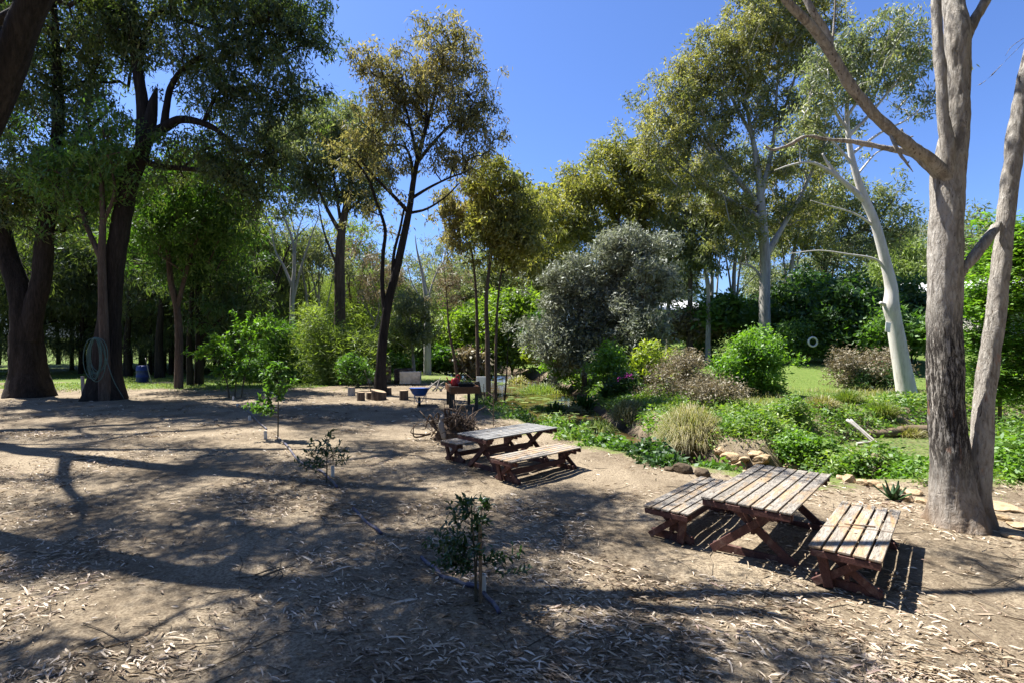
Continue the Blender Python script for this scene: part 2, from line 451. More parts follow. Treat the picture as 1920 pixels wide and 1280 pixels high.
def segs(*a):
    o = []
    for lo, hi, st in a: o += list(np.arange(lo, hi - 1e-6, st))
    return np.array(o + [a[-1][1]])


xs = segs((-600, -120, 60), (-120, -32, 2), (-32, -9, .4), (-9, 20, .12), (20, 60, .8), (60, 160, 6), (160, 640, 60))
ys = segs((-60, -5, 5), (-5, 3, .6), (3, 14, .1), (14, 40, .2), (40, 96, .8), (96, 240, 8), (240, 900, 60))
X, Y = np.meshgrid(xs, ys); Z = terrain(X, Y)
D_, W_, S_ = creek_d(X, Y); SDg = D_ * S_
Z = Z + sstep(150, 500, np.hypot(X, Y)) * 6
mud = (1 - sstep(W_ * .95, W_ * 1.08 + .4, D_)) * (Y < 90)
gr = np.where(S_ > 0, sstep(W_ + .5, W_ + 1.5, D_), 1 - sstep(W_ + .9, W_ + 2.3, D_ + 1.2 * (vnoise(X, Y, 1.1, 6) - .5)))
gr = np.where(S_ > 0, gr * (.75 + .5 * vnoise(X, Y, 4, 8)), gr)
gr = np.where((S_ <= 0) & (Y < 34), gr * .55, gr)
left = sstep(27, 32, Y) * (S_ <= 0) * (X < -9) * sstep(.35, .6, vnoise(X, Y, 3.5, 9)) * .7 + sstep(33, 37, Y) * (S_ <= 0) * .6
gr = np.clip(np.maximum(gr, left), 0, 1)
nx, ny = len(xs), len(ys); ii = np.arange(ny - 1)[:, None] * nx + np.arange(nx - 1)[None]
gq = np.stack([ii, ii + 1, ii + nx + 1, ii + nx], -1).reshape(-1, 4)
ground = mesh_np('ground', np.stack([X, Y, Z], -1).reshape(-1, 3), [gq], dirt_material(), smooth=True, attrs={'grass': gr.ravel(), 'mud': mud.ravel()})
tag(ground, 'bare brown earth under the trees sloping into a creek and up to a lawn', kind='structure')

# water
m, nt, out = M('brown creek water'); v = coords(nt, 'Object')
wd = nd(nt, 'Attribute'); wd.attribute_name = 'weed'
wn = noise(nt, coords(nt, 'Object', (1, 2.2, 1)), 1.6, 5, .65)
ws = nd(nt, 'Math', operation='ADD'); nt.links.new(wn, ws.inputs[0]); nt.links.new(wd.outputs['Fac'], ws.inputs[1])
wf = ramp(nt, ws.outputs[0], [(.95, (0, 0, 0)), (1.02, (1, 1, 1))])
b1 = nd(nt, 'BsdfPrincipled', Roughness=.06); b1.inputs['Base Color'].default_value = (.085, .062, .024, 1)
bp = nd(nt, 'Bump', Strength=.12, Distance=.03); nt.links.new(noise(nt, coords(nt, 'Object', (1, 3, 1)), 5, 3, .5), bp.inputs['Height']); nt.links.new(bp.outputs[0], b1.inputs['Normal'])
b2 = nd(nt, 'BsdfPrincipled', Roughness=.8); nt.links.new(ramp(nt, noise(nt, v, 9, 5, .7), [(.35, (.045, .05, .014)), (.6, (.11, .13, .03)), (.75, (.17, .17, .06))]), b2.inputs['Base Color'])
mx = nd(nt, 'MixShader'); nt.links.new(wf, mx.inputs[0]); nt.links.new(b1.outputs[0], mx.inputs[1]); nt.links.new(b2.outputs[0], mx.inputs[2]); nt.links.new(mx.outputs[0], out.inputs[0])
wx = segs((-40, -5, 1), (-5, 26, .4), (26, 90, 4)); wy = segs((8, 40, .4), (40, 100, 2)); WX, WY = np.meshgrid(wx, wy)
nxw = len(wx); iw = np.arange(len(wy) - 1)[:, None] * nxw + np.arange(nxw - 1)[None]
Qw = np.stack([iw, iw + 1, iw + nxw + 1, iw + nxw], -1).reshape(-1, 4)
dW, wW, _ = creek_d(WX, WY); keep = (dW < wW * 1.5 + 1.5).ravel()[Qw].any(1)
weed = np.where((WX > 7.5), .62, np.where(WY > 55, .55, .28))
water = mesh_np('water', np.stack([WX, WY, np.full(WX.shape, WATER)], -1).reshape(-1, 3), [Qw[keep]], m, attrs={'weed': weed.ravel()})
tag(water, 'still brown creek water with floating weed', kind='structure')
# ================================================================== timber
def timber(name, grain, tint_cols, patch=None, rough=.75, thr=.5):
    m, nt, out = M(name)
    g = nt.nodes.new('ShaderNodeNewGeometry'); t = nt.nodes.new('ShaderNodeTexCoord')
    off = nd(nt, 'VectorMath', operation='MULTIPLY_ADD'); cmb = nt.nodes.new('ShaderNodeCombineXYZ')
    for i in range(3): nt.links.new(g.outputs['Random Per Island'], cmb.inputs[i])
    nt.links.new(cmb.outputs[0], off.inputs[0]); off.inputs[1].default_value = (31, 17, 9); nt.links.new(t.outputs['Object'], off.inputs[2])
    mp = nt.nodes.new('ShaderNodeMapping'); nt.links.new(off.outputs[0], mp.inputs[0]); mp.inputs['Scale'].default_value = grain
    gn = noise(nt, mp.outputs[0], 5, 7, .7, 1.2); f2 = noise(nt, mp.outputs[0], 22, 4, .7)
    n = len(tint_cols); c = ramp(nt, gn, [(.3 + .4 * i / (n - 1), q) for i, q in enumerate(tint_cols)])
    c = mixc(nt, ramp(nt, f2, [(.40, (.7, .7, .7)), (.5, (0, 0, 0))]), c, tuple(q * .35 for q in tint_cols[0]))
    if patch:
        mp2 = nt.nodes.new('ShaderNodeMapping'); nt.links.new(off.outputs[0], mp2.inputs[0]); mp2.inputs['Scale'].default_value = (1.1, 4.5, 4)
        pn = noise(nt, mp2.outputs[0], 1.6, 5, .6, .6)
        pf = ramp(nt, pn, [(thr, (0, 0, 0)), (thr + .14, (.75, .75, .75))]); pf2 = mixc(nt, 1.0, pf, ramp(nt, gn, [(.3, (.35, .35, .35)), (.6, (1, 1, 1))]), 'MULTIPLY')
        c = mixc(nt, pf2, c, patch)
    rv = nd(nt, 'Math', operation='MULTIPLY_ADD'); nt.links.new(g.outputs['Random Per Island'], rv.inputs[0]); rv.inputs[1].default_value = .35; rv.inputs[2].default_value = .8
    hs = nd(nt, 'HueSaturation'); nt.links.new(rv.outputs[0], hs.inputs['Value']); nt.links.new(c, hs.inputs['Color'])
    principled(nt, out, hs.outputs[0], rough, gn, .35, .006, .3); return m


wood_top = timber('weathered grey planks with worn orange stain', (.55, 6, 6), [(.10, .085, .07), (.19, .17, .145), (.28, .255, .22), (.35, .325, .29)], (.30, .19, .085))
wood_orange = timber('grey planks with large worn orange patches', (.55, 6, 6), [(.11, .095, .075), (.21, .185, .155), (.31, .28, .24), (.37, .345, .305)], (.36, .205, .075), .75, .475)
wood_red = timber('old dark red timber paint', (1.2, 5, 5), [(.05, .020, .016), (.08, .033, .027), (.11, .05, .04)], (.17, .12, .095), .7, .57)
wood_blue = timber('weathered blue grey planks', (.55, 6, 6), [(.10, .09, .08), (.16, .16, .155), (.23, .23, .23), (.30, .30, .30)], (.30, .21, .11), .75, .60)
dry_twig = plain_mat('dead twig', (.16, .11, .075), .9, .3, 20)


def plank_top(L, Wd, n, z, gap=.021, th=.024):
    mb = MB(); w_ = (Wd - gap * (n - 1)) / n
    for i in range(n):
        yy = -Wd / 2 + w_ / 2 + i * (w_ + gap); dl = random.uniform(-.008, .008)
        mb.board((-L / 2 + dl, yy, z - th / 2 + random.uniform(-.001, .001)), (L / 2 + random.uniform(-.008, .008), yy, z - th / 2 + random.uniform(-.001, .001)), w_, th, (0, 1, 0))
    return mb


def make_set_piece(name, L, Wd, n, ht, label, cat, group, loc, rz, extra_side=0, top=None):
    """table or bench: long axis = local x."""
    r = empty(name, loc, label, cat, group, rz)
    table = ht > .6
    plank_top(L, Wd, n, ht).build('tabletop' if table else 'seat', top or wood_top, r, .005, seg=2)
    for s in (-1, 1): mb = MB(); mb.board((s * (L / 2 - .16), -Wd / 2 + .02, ht - .085), (s * (L / 2 - .16), Wd / 2 - .02, ht - .085), .08, .04, (0, 0, 1)); mb.build('cross_rail', wood_red, r, .004)
    for s in (-1, 1): mb = MB(); mb.board((s * (L / 2 - .02), -Wd / 2 + .015, ht - .07), (s * (L / 2 - .02), Wd / 2 - .015, ht - .07), .065, .03, (0, 0, 1)); mb.build('end_board', wood_red, r, .004)
    if table:
        mb = MB(); mb.board((-L / 2 + .02, Wd / 2 - .2, ht - .075), (L / 2 - .02, Wd / 2 - .2, ht - .075), .07, .045, (0, 0, 1)); mb.build('side_rail', wood_red, r, .004)
    fw = Wd * (.95 if table else .92)
    for s in (-1, 1):
        x = s * (L / 2 - (.32 if table else .17))
        for q in (-1, 1):
            m1 = MB(); xx = x + q * .024
            wid = .095 if table else .078
            m1.board((xx, q * (Wd / 2 - (.16 if table else .1)), ht - .05), (xx, -q * fw / 2, .03), wid, .045, (0, 1, .2)); m1.build('leg', wood_red, r, .004)
        m2 = MB(); m2.board((x - s * .05, -fw / 2 - .01, .05), (x - s * .05, fw / 2 + .01, .05), .1, .045, (0, 0, 1)); m2.build('foot_rail', wood_red, r, .006)
        if not table:
            m3 = MB(); m3.board((x + s * .075, extra_side * (Wd / 2 - .09), ht - .05), (x + s * .03, extra_side * (Wd / 2 - .16), .02), .09, .045, (0, 1, 0)); m3.build('leg', wood_red, r, .004)
    m4 = MB(); zz = ht * .48 if table else .16
    m4.board((-L / 2 + (.32 if table else .17), 0, zz), (L / 2 - (.32 if table else .17), 0, zz), .1, .045, (0, 0, 1)); m4.build('stretcher', wood_red, r, .004)
    return r


RZ1 = math.radians(48.8); RZ2 = math.radians(43.5)
g1 = 'red framed picnic tables'; g2 = 'red framed picnic benches'
make_set_piece('picnic_table', 2.22, .97, 7, .73, 'grey plank picnic table with red legs, beside the thick pale gum', 'table', g1, (3.34, 6.60, tz(3.3, 6.6)), RZ1)
make_set_piece('picnic_bench', 2.0, .62, 5, .45, 'grey and orange stained bench casting a striped shadow, nearest the pale gum', 'bench', g2, (3.93, 5.80, tz(3.9, 5.8)), RZ1, 1, wood_orange)
make_set_piece('picnic_bench', 1.98, .60, 5, .45, 'grey plank bench between the nearer table and the creek bank', 'bench', g2, (2.60, 7.26, tz(2.6, 7.26)), RZ1, -1)
make_set_piece('picnic_table', 2.05, .92, 7, .73, 'blue grey shaded picnic table in front of the upturned roots', 'table', g1, (-.06, 10.75, tz(0, 10.7)), RZ2, 0, wood_blue)
make_set_piece('picnic_bench', 1.95, .60, 5, .45, 'sunlit straw coloured bench on the camera side of the farther table', 'bench', g2, (.50, 9.9, tz(.5, 9.9)), RZ2, 1, wood_orange)
make_set_piece('picnic_bench', 1.95, .60, 5, .45, 'half hidden pale bench behind the farther table, next to the upturned roots', 'bench', g2, (-.66, 11.66, tz(-.6, 11.6)), RZ2, 1, wood_orange)
tw = MB(); c0 = np.array([3.95, 5.78, .4535 + tz(3.9, 5.8)])
tw.tube([c0 + q for q in (np.array([-.16, .06, .008]), np.array([0, .02, .006]), np.array([.13, -.03, .006]))], [.006, .007, .011], 5)
tag(tw.build('twig', dry_twig), 'short brown twig lying on the bench nearest the pale gum', 'twig')
tw = MB(); tw.tube([c0 + q for q in (np.array([-.45, .02, .004]), np.array([-.2, -.02, .004]), np.array([.1, -.14, .004]), np.array([.2, -.2, .004]))], .0035, 4)
tag(tw.build('twig', dry_twig), 'long thin twig lying across the bench nearest the pale gum', 'twig')

# ================================================================== saplings and their watering
pvc = plain_mat('white plastic pipe', (.58, .57, .54), .45, .08, 5, dirt=(.36, .31, .25))
poly = plain_mat('dusty purple poly pipe', (.055, .055, .095), .5, .25, 6, dirt=(.22, .19, .16))
stake_m = timber('hardwood stake', (5, 5, 1), [(.10, .07, .045), (.17, .12, .08), (.24, .18, .12)])
green_stem = plain_mat('sapling stem', (.07, .06, .04), .8, .3, 12)


def leafshape(c, d, L, Wd, rng, fold=.25):
    """pointed oval leaves with a folded midrib: centres c, directions d."""
    n = len(c); d = norm(d); side = norm(np.cross(d, np.array([0, 0, 1.0]) + rng.normal(size=(n, 3)) * .45)); up = np.cross(side, d)
    l = (L * rng.uniform(.6, 1.25, n))[:, None]; wv = (Wd * rng.uniform(.7, 1.2, n))[:, None]
    a = c; t = c + d * l - up * l * .12; m1 = c + d * l * .33; m2 = c + d * l * .68 - up * l * .03
    V = np.stack([a, m1 + side * wv * .46 + up * wv * fold, m2 + side * wv * .36 + up * wv * fold, t, m2 - side * wv * .36 + up * wv * fold, m1 - side * wv * .46 + up * wv * fold, m1, m2], 1).reshape(-1, 3)
    b = np.arange(n)[:, None] * 8
    tri = np.concatenate([b + [0, 1, 6], b + [2, 3, 7], b + [3, 4, 7], b + [5, 0, 6]]); qd = np.concatenate([b + [1, 2, 7, 6], b + [6, 7, 4, 5]])
    return V, tri, qd


def sapling(name, base, tips, L, Wd, mat, label, cat, seed, stem_r=.012, group=None, per=9, stems=None, spread=.07):
    """tips: list of (dx,dy,dz) ends of branches relative to the base; leaves whorl around each branch."""
    rng = np.random.default_rng(seed); r = empty(name, base, label, cat, group)
    mb = MB(); top = max(t[2] for t in tips); C, Dv = [], []
    main = stems or [[(0, 0, -.03), (.01, 0, top * .4), (-.01, .02, top * .85)]]
    for st in main:
        p = spline(st, 6); mb.tube(p, np.linspace(stem_r, stem_r * .5, len(p)), 7)
    allp = np.vstack([spline(st, 8) for st in main])
    for t in tips:
        t = np.array(t, float)
        cand = allp[allp[:, 2] < max(t[2] - .02, .05)]
        if len(cand) == 0: cand = allp
        a = cand[np.argmin(np.linalg.norm(cand - t, axis=1) + .6 * np.abs(cand[:, 2] - t[2] * .72))]
        p = spline([a, a * .45 + t * .55 + np.array([0, 0, -.03]) + rng.normal(size=3) * .015, t], 5); mb.tube(p, np.linspace(stem_r * .45, stem_r * .18, len(p)), 5)
        for k in range(per):
            f = 1 - (k / per) ** 1.3 * .75; i = f * (len(p) - 1); q = p[int(i)] + (p[min(int(i) + 1, len(p) - 1)] - p[int(i)]) * (i % 1)
            ax = norm(p[-1] - p[0]); dd = norm(rng.normal(size=3)); dd = dd - ax * dd.dot(ax) * .8 + ax * .35 + np.array([0, 0, .1])
            C.append(q + rng.normal(size=3) * .006); Dv.append(dd)
            C.append(q + dd * spread * rng.random()); Dv.append(dd + rng.normal(size=3) * .5)
    mb.build('stem', green_stem, r, smooth=True)
    V, T, Q = leafshape(np.array(C), np.array(Dv), L, Wd, rng)
    mesh_np('foliage', V, [T, Q], mat, r); return r


def gz(u, v): p = G(u, v); p[2] = tz(p[0], p[1]); return p


def rp(n, rx, ry, z0, z1, rng): return [(rng.normal() * rx, rng.normal() * ry, rng.uniform(z0, z1)) for _ in range(n)]


# nearest citrus sapling: bushy left, one low arm to the right
b = gz(893, 1128); k = b[1] / F
R_ = np.random.default_rng(5)
tips = []
for (u, v) in [(862, 935), (885, 928), (905, 935), (915, 950), (842, 955), (850, 975), (875, 960), (895, 965), (908, 975), (830, 990), (815, 1005), (838, 1005), (860, 1000), (880, 1000), (825, 1030), (845, 1030), (868, 1030), (890, 1020), (815, 1050), (852, 1050), (876, 1050), (870, 945), (900, 990), (940, 1040), (978, 1036), (925, 1045), (985, 1058), (800, 1015), (855, 1010), (835, 1045)]:
    tips.append(((u - 893) * k, R_.normal() * .09, (1128 - v) * k))
sapling('citrus_sapling', b, tips, .072, .031, lf_citrus, 'dark glossy citrus sapling tied to a brown stake, nearest to the camera', 'sapling', 21, .011, 'citrus saplings along the irrigation pipe', 15,
        stems=[[(-.01, 0, -.03), (-.015, .01, .4), (-.05, 0, .95)], [(.005, 0, -.03), (.0, .01, .35), (.05, .02, .9)]])
mb = MB(); mb.board((.035, -.03, -.08), (.03, -.03, .78), .032, .028, (1, 0, 0)); o = mb.build('stake', stake_m, None, .003); o.location = b + np.array([.01, 0, 0]); tag(o, 'slim brown timber stake behind the nearest citrus sapling leaves', 'stake')
# second
b = gz(612, 905); k = b[1] / F; R_ = np.random.default_rng(6); tips = []
for (u, v) in [(618, 808), (610, 820), (625, 822), (583, 826), (575, 838), (595, 832), (600, 845), (565, 850), (555, 868), (575, 862), (590, 868), (605, 862), (640, 832), (648, 845), (655, 858), (640, 860), (628, 846), (562, 878), (615, 850), (585, 850)]:
    tips.append(((u - 612) * k, R_.normal() * .12, (905 - v) * k))
sapling('citrus_sapling', b, tips, .08, .036, lf_citrus, 'low spreading citrus sapling with a white tube at its foot, second from the camera', 'sapling', 22, .014, 'citrus saplings along the irrigation pipe', 12)
# third, tall
b = gz(521, 825); k = b[1] / F; R_ = np.random.default_rng(7); tips = []
for (u, v) in [(520, 683), (508, 690), (532, 692), (515, 700), (538, 705), (500, 702), (526, 712), (545, 716), (505, 716), (512, 728), (530, 730), (520, 740), (500, 735), (492, 750), (482, 758), (475, 768), (488, 768), (505, 752), (512, 762), (470, 760), (498, 765), (528, 745), (536, 722)]:
    tips.append(((u - 521) * k, R_.normal() * .2, (825 - v) * k))
sapling('tree_sapling', b, tips, .15, .065, lf_mid, 'tall thin staked sapling with broad green leaves in front of the bright shrub', 'sapling', 23, .02, None, 15)
# bright shrub behind: two clumps
b = gz(440, 745); k = b[1] / F; R_ = np.random.default_rng(8); tips = []
for _ in range(95):
    u, v = [(455, 625), (480, 645), (420, 650), (400, 655), (445, 680), (470, 690), (430, 690), (380, 655), (497, 612), (440, 612)][R_.integers(10)]
    tips.append(((u + R_.normal() * 13 - 440) * k, R_.normal() * .45, max(.6, (745 - v + R_.normal() * 13) * k)))
sapling('mulberry_shrub', b, tips, .20, .10, lf_bright, 'bright green sunlit open shrub on the bare earth before the dark trees', 'shrub', 24, .04, None, 17,
        stems=[[(-.25, 0, -.05), (-.45, 0, 1.0), (-1.1, 0, 2.1)], [(0, 0, -.05), (.1, 0, 1.2), (.2, .1, 2.8)], [(.25, .1, -.05), (.55, 0, 1.3), (1.2, 0, 3.0)]], spread=.16)

pz = lambda u, v, h=.02: gz(u, v) + np.array([0, 0, h])
for nm, pts, lab in (('irrigation_pipe', [(936, 1152), (916, 1125), (893, 1103), (860, 1090), (832, 1080), (812, 1064), (790, 1045)], 'purple grey irrigation pipe curving past the nearest sapling'),
                     ('irrigation_pipe', [(715, 1003), (690, 980), (662, 953)], 'short exposed length of irrigation pipe among the leaves before the second sapling'),
                     ('irrigation_pipe', [(632, 915), (618, 897), (602, 886), (585, 878), (573, 873), (560, 866), (545, 850), (530, 832), (518, 822)], 'irrigation pipe running from the second sapling to the tall one'),
                     ('irrigation_pipe', [(500, 808), (486, 794), (470, 778), (455, 765), (446, 757)], 'far end of the irrigation pipe near the bright shrub')):
    q = spline([pz(u, v) for u, v in pts], 6); q[:, 2] += .012 * np.sin(np.arange(len(q)) * .7); mb = MB(); mb.tube(q, .021 if pts[0][0] > 700 else .023, 10)
    tag(mb.build(nm, poly, None, smooth=True), lab, 'pipe', 'irrigation pipe lengths')
mbc = MB(); q = pz(880, 1097, .02); mbc.tube([q + np.array([-.03, .012, 0]), q + np.array([.03, -.012, 0])], .027, 10); tag(mbc.build('pipe_coupling', poly), 'grey coupling sleeve on the irrigation pipe at the nearest sapling', 'coupling')

for i, (u, v, vt, lab) in enumerate(((906, 1112, 1076, 'white plastic watering tube at the foot of the nearest sapling'), (624, 893, 872, 'white plastic watering tube beside the second sapling'),
                                     (498, 825, 810, 'white tube in the ground left of the tall sapling'), (468, 788, 779, 'white tube in the bare earth, third nearest the bright shrub'),
                                     (445, 761, 756, 'stubby white tube just in front of the bright shrub'), (437, 751, 743, 'white tube nearest the stems of the bright shrub'))):
    b = gz(u, v); h = (v - vt) * b[1] / F; r0 = .032 if i < 2 else .042; mb = MB()
    a = np.arange(20) * 2 * PI / 20; rings = [(r0, -.05), (r0, h), (r0 * .86, h), (r0 * .86, h * .3)]
    vs = [(r_ * math.cos(t), r_ * math.sin(t), z_) for r_, z_ in rings for t in a]
    fs = [(j * 20 + i_, j * 20 + (i_ + 1) % 20, (j + 1) * 20 + (i_ + 1) % 20, (j + 1) * 20 + i_) for j in range(3) for i_ in range(20)] + [tuple(range(79, 59, -1))]
    mb.add(vs, fs); o = mb.build('watering_tube', pvc); o.location = b; o.rotation_euler = (random.uniform(-.06, .06), random.uniform(-.06, .06), 0)
    tag(o, lab, 'tube', 'white watering tubes')

# ================================================================== wheelbarrow
blue = plain_mat('scuffed blue enamel', (.03, .13, .52), .4, .2, 6, dirt=(.05, .06, .12)); blackm = plain_mat('black rubber and plastic', (.012, .012, .013), .5, .3, 9)
steel = plain_mat('painted steel tube', (.35, .36, .40), .45, .15, 9, .4)
b = gz(787, 760); r = empty('wheelbarrow', b, 'blue wheelbarrow with its single wheel towards the camera', 'wheelbarrow', None, math.radians(8))
def loft(mb, rings):
    n = len(rings[0]); vs = [p for q in rings for p in q]
    mb.add(vs, [(j * n + i, j * n + (i + 1) % n, (j + 1) * n + (i + 1) % n, (j + 1) * n + i) for j in range(len(rings) - 1) for i in range(n)])
def rrect(cx, cy, hx, hy, z, rr=.08, tilt=0, n=5):
    o = []
    for qx, qy, a0 in ((1, 1, 0), (-1, 1, PI / 2), (-1, -1, PI), (1, -1, 1.5 * PI)):
        for i in range(n):
            a = a0 + i / (n - 1) * PI / 2; x = cx + qx * (hx - rr) + rr * math.cos(a); y = cy + qy * (hy - rr) + rr * math.sin(a); o.append((x, y, z + tilt * (y - cy)))
    return o
mb = MB(); loft(mb, [rrect(0, .05, .20, .26, .40), rrect(0, .03, .30, .38, .52), rrect(0, 0, .40, .52, .72, .1, -.06), rrect(0, 0, .425, .545, .725, .1, -.06), rrect(0, 0, .425, .545, .71, .1, -.06)])
mb.add(rrect(0, .05, .20, .26, .405), [tuple(range(20))]); mb.build('tray', blue, r, smooth=True)
mb = MB(); a = np.linspace(0, 2 * PI, 25)
tor = [[(.055 * math.cos(t) * 1.0, -.42 + (.14 + .055 * math.sin(t)) * math.cos(p), .195 + (.14 + .055 * math.sin(t)) * math.sin(p)) for t in np.arange(10) * 2 * PI / 10] for p in a]
loft(mb, tor); wl = mb.build('wheel', blackm, r, smooth=True)
mb = MB(); mb.tube([(-.05, -.42, .195), (.05, -.42, .195)], .1, 14); mb.build('rim', steel, wl)
mb = MB()
for s in (-1, 1): mb.tube(spline([(s * .08, -.62, .20), (s * .10, -.42, .2), (s * .2, -.1, .38), (s * .27, .5, .5), (s * .28, 1.0, .58)], 6), .017, 8)
mb.tube([(-.09, -.62, .2), (.09, -.62, .2)], .017, 8); mb.build('frame', steel, r, smooth=True)
for s in (-1, 1):
    mb = MB(); mb.tube(spline([(s * .24, .28, .45), (s * .25, .33, .03), (s * .25, .40, .0), (s * .25, .48, .05), (s * .25, .5, .48)], 5), .014, 7); mb.build('leg', steel, r, smooth=True)

# ================================================================== raised planter table
cedar = timber('orange brown cedar boards', (2, 2, 6), [(.10, .042, .018), (.16, .07, .03), (.22, .10, .045)]); post_m = timber('dark square posts', (6, 6, 1.5), [(.025, .022, .02), (.05, .045, .04), (.08, .07, .06)])
bn = gz(866, 769); r = empty('planter_table', bn + np.array([.0, .55, 0]), 'raised cedar planter box on dark posts holding trays by the creek', 'planter', None, math.radians(12))
mb = MB(); PW, PL, ph = 1.10, 2.6, .68
for s in (-1, 1): mb.box((s * PW / 2, .6, ph + .12), (.035, PL, .27))
for y in (.6 - PL / 2 + .0175, .6 + PL / 2 - .0175): mb.box((0, y, ph + .12), (PW - .037, .035, .268))
mb.box((0, .6, ph + .03), (PW - .08, PL - .08, .03)); mb.build('box', cedar, r, .005)
mb = MB(); mb.box((0, .6, ph + .16), (PW - .076, PL - .076, .1)); mb.build('soil', plain_mat('potting soil', (.05, .035, .025), .95, .4, 20), r)
for sx in (-1, 1):
    for y in (-.57, .6, 1.8):
        if y == .6 and sx == 1: continue
        mb = MB(); mb.box((sx * (PW / 2 - .1), y, ph / 2 - .03), (.12, .12, ph + .04)); mb.build('leg', post_m, r, .006)
# red can on the planter
red = plain_mat('red plastic', (.42, .018, .018), .4, .1, 6)
top = r.matrix_basis
def onp(x, y, z): c_, s_ = math.cos(math.radians(12)), math.sin(math.radians(12)); q = bn + np.array([0, .55, 0]); return q + np.array([c_ * x - s_ * y, s_ * x + c_ * y, z])
ro = empty('watering_can', onp(-.28, .42, ph + .21), 'red watering can standing on the planter box', 'watering can', None, .4)
mb = MB(); a = np.arange(16) * 2 * PI / 16
loft(mb, [[(rr * math.cos(t), rr * .8 * math.sin(t), z) for t in a] for rr, z in ((.01, 0), (.16, 0), (.17, .05), (.165, .24), (.12, .31), (.05, .33))]); mb.build('body', red, ro, smooth=True)
mb = MB(); mb.tube(spline([(.02, 0, .31), (.1, 0, .44), (.2, 0, .36), (.18, 0, .16)], 6), .02, 8); mb.build('handle', red, ro, smooth=True)
mb = MB(); mb.tube([(-.14, 0, .08), (-.3, 0, .25), (-.36, 0, .36)], [.035, .025, .022], 9); mb.build('spout', red, ro, smooth=True)
for (x, y, w_, d_, lab) in ((.10, -.15, .62, .42, 'black seedling tray at the near end of the planter box'), (.16, .45, .58, .40, 'black seedling tray behind the other one on the planter box')):
    to = empty('seedling_tray', onp(x, y, ph + .21), lab, 'tray', 'black seedling trays', math.radians(8))
    mb = MB(); loft(mb, [rrect(0, 0, w_ / 2 - .03, d_ / 2 - .03, 0, .03), rrect(0, 0, w_ / 2, d_ / 2, .13, .03), rrect(0, 0, w_ / 2 + .015, d_ / 2 + .015, .13, .03), rrect(0, 0, w_ / 2 - .02, d_ / 2 - .02, .125, .03), rrect(0, 0, w_ / 2 - .04, d_ / 2 - .04, .07, .03)])
    for px in np.linspace(-w_ / 2 + .1, w_ / 2 - .1, 4):
        for py in (-.09, .09): mb.box((px, py, .1), (.085, .085, .12))
    mb.build('tray', blackm, to)
    cc = np.stack([RNG.uniform(-w_ / 2 + .08, w_ / 2 - .08, 60), RNG.uniform(-.14, .14, 60), RNG.uniform(.15, .28, 60)], -1)
    V, Q = leaves(cc, .07, .03, -.4); mesh_np('foliage', V, [Q], lf_deep, to)

# ================================================================== stump seats, root ball
endgrain = plain_mat('sawn end grain', (.30, .22, .14), .85, .25, 14)
def stump(u, v, rad, h, lab, seed, bark=bark_brown, tilt=0):
    b = gz(u, v); rng = np.random.default_rng(seed); r = empty('log_stump', b, lab, 'stump', 'sawn log seats'); n = 22; a = np.arange(n) * 2 * PI / n
    pr = 1 + .05 * np.sin(2 * a + seed) + .04 * np.sin(5 * a + 2 * seed); zz = (-.03, h * .3, h * .7, h - .012, h)
    mb = MB(); loft(mb, [[(rad * f * p_ * math.cos(t), rad * f * p_ * math.sin(t), z + (tilt * rad * math.cos(t) if z > h * .6 else 0)) for t, p_ in zip(a, pr)] for z, f in zip(zz, (1.05, 1, .98, .99, .97))]); mb.build('log', bark, r, smooth=True)
    mb = MB(); mb.add([(rad * .965 * p_ * math.cos(t), rad * .965 * p_ * math.sin(t), h + .004 + tilt * rad * math.cos(t)) for t, p_ in zip(a, pr)], [tuple(range(n))]); mb.build('sawn_face', endgrain, r)
stump(659, 743, .17, .42, 'grey log stump standing farthest left of the seat ring', 1, bark_greywhite)
stump(677, 751, .17, .38, 'brown log stump in front of the fire ring left of the leaning trunk', 2)
stump(696, 748, .23, .30, 'low dark log stump under the long loose sticks', 3)
stump(710, 749, .36, .42, 'broad log seat with a tilted pale sawn face against the leaning trunk', 4, tilt=-.22)
stump(727, 741, .2, .36, 'log stump half hidden behind the leaning trunk', 5)
stump(757, 750, .2, .42, 'brown log stump alone between the leaning trunk and the wheelbarrow', 6)

rb = gz(843, 826); root_m = bark_mat('dried roots', [(.03, .02, .014), (.075, .052, .038), (.13, .095, .07), (.2, .16, .125)], (5, 5, 5), .7, .03)
r = empty('root_ball', rb, 'upturned tangle of dry tree roots beside the farther table', 'root ball')
rng = np.random.default_rng(4); mb = MB()
for i in range(150):
    d = norm(rng.normal(size=3)); d[2] = abs(d[2]) * .9 + .08; d[0] *= 1.15; s0 = np.array([.1, .25, .28]) + rng.normal(size=3) * np.array([.26, .2, .12]); L_ = rng.uniform(.15, .5)
    p = [s0, s0 + d * L_ * .5 + rng.normal(size=3) * .13, s0 + d * L_ + rng.normal(size=3) * .2]
    for q in p: q[2] = max(q[2], .0)
    p = spline(p, 5); rr = rng.uniform(.012, .05); mb.tube(p, np.linspace(rr, rr * .25, len(p)), 6)
mb.build('root', root_m, r, smooth=True)
V = ell(rng, 900, .75) * np.array([.42, .36, .36]); V[:, 2] = np.abs(V[:, 2]); ico = bpy.data.meshes.new('soil_clod')
mb = MB(); nn, mm_ = 22, 12
rings = []
for j in range(mm_):
    th = j / (mm_ - 1) * PI / 2; rings.append([(.1 + (.55 * math.cos(th)) * (1 + .25 * mnoise.noise((3 * math.cos(t), 3 * math.sin(t), j * .4))) * math.cos(t), .25 + .42 * math.cos(th) * (1 + .3 * mnoise.noise((2.5 * math.cos(t), 2.5 * math.sin(t), j * .5 + 7))) * math.sin(t), .52 * math.sin(th) - .04) for t in np.arange(nn) * 2 * PI / nn])
loft(mb, rings); mb.build('soil_clod', root_m, r, smooth=True)
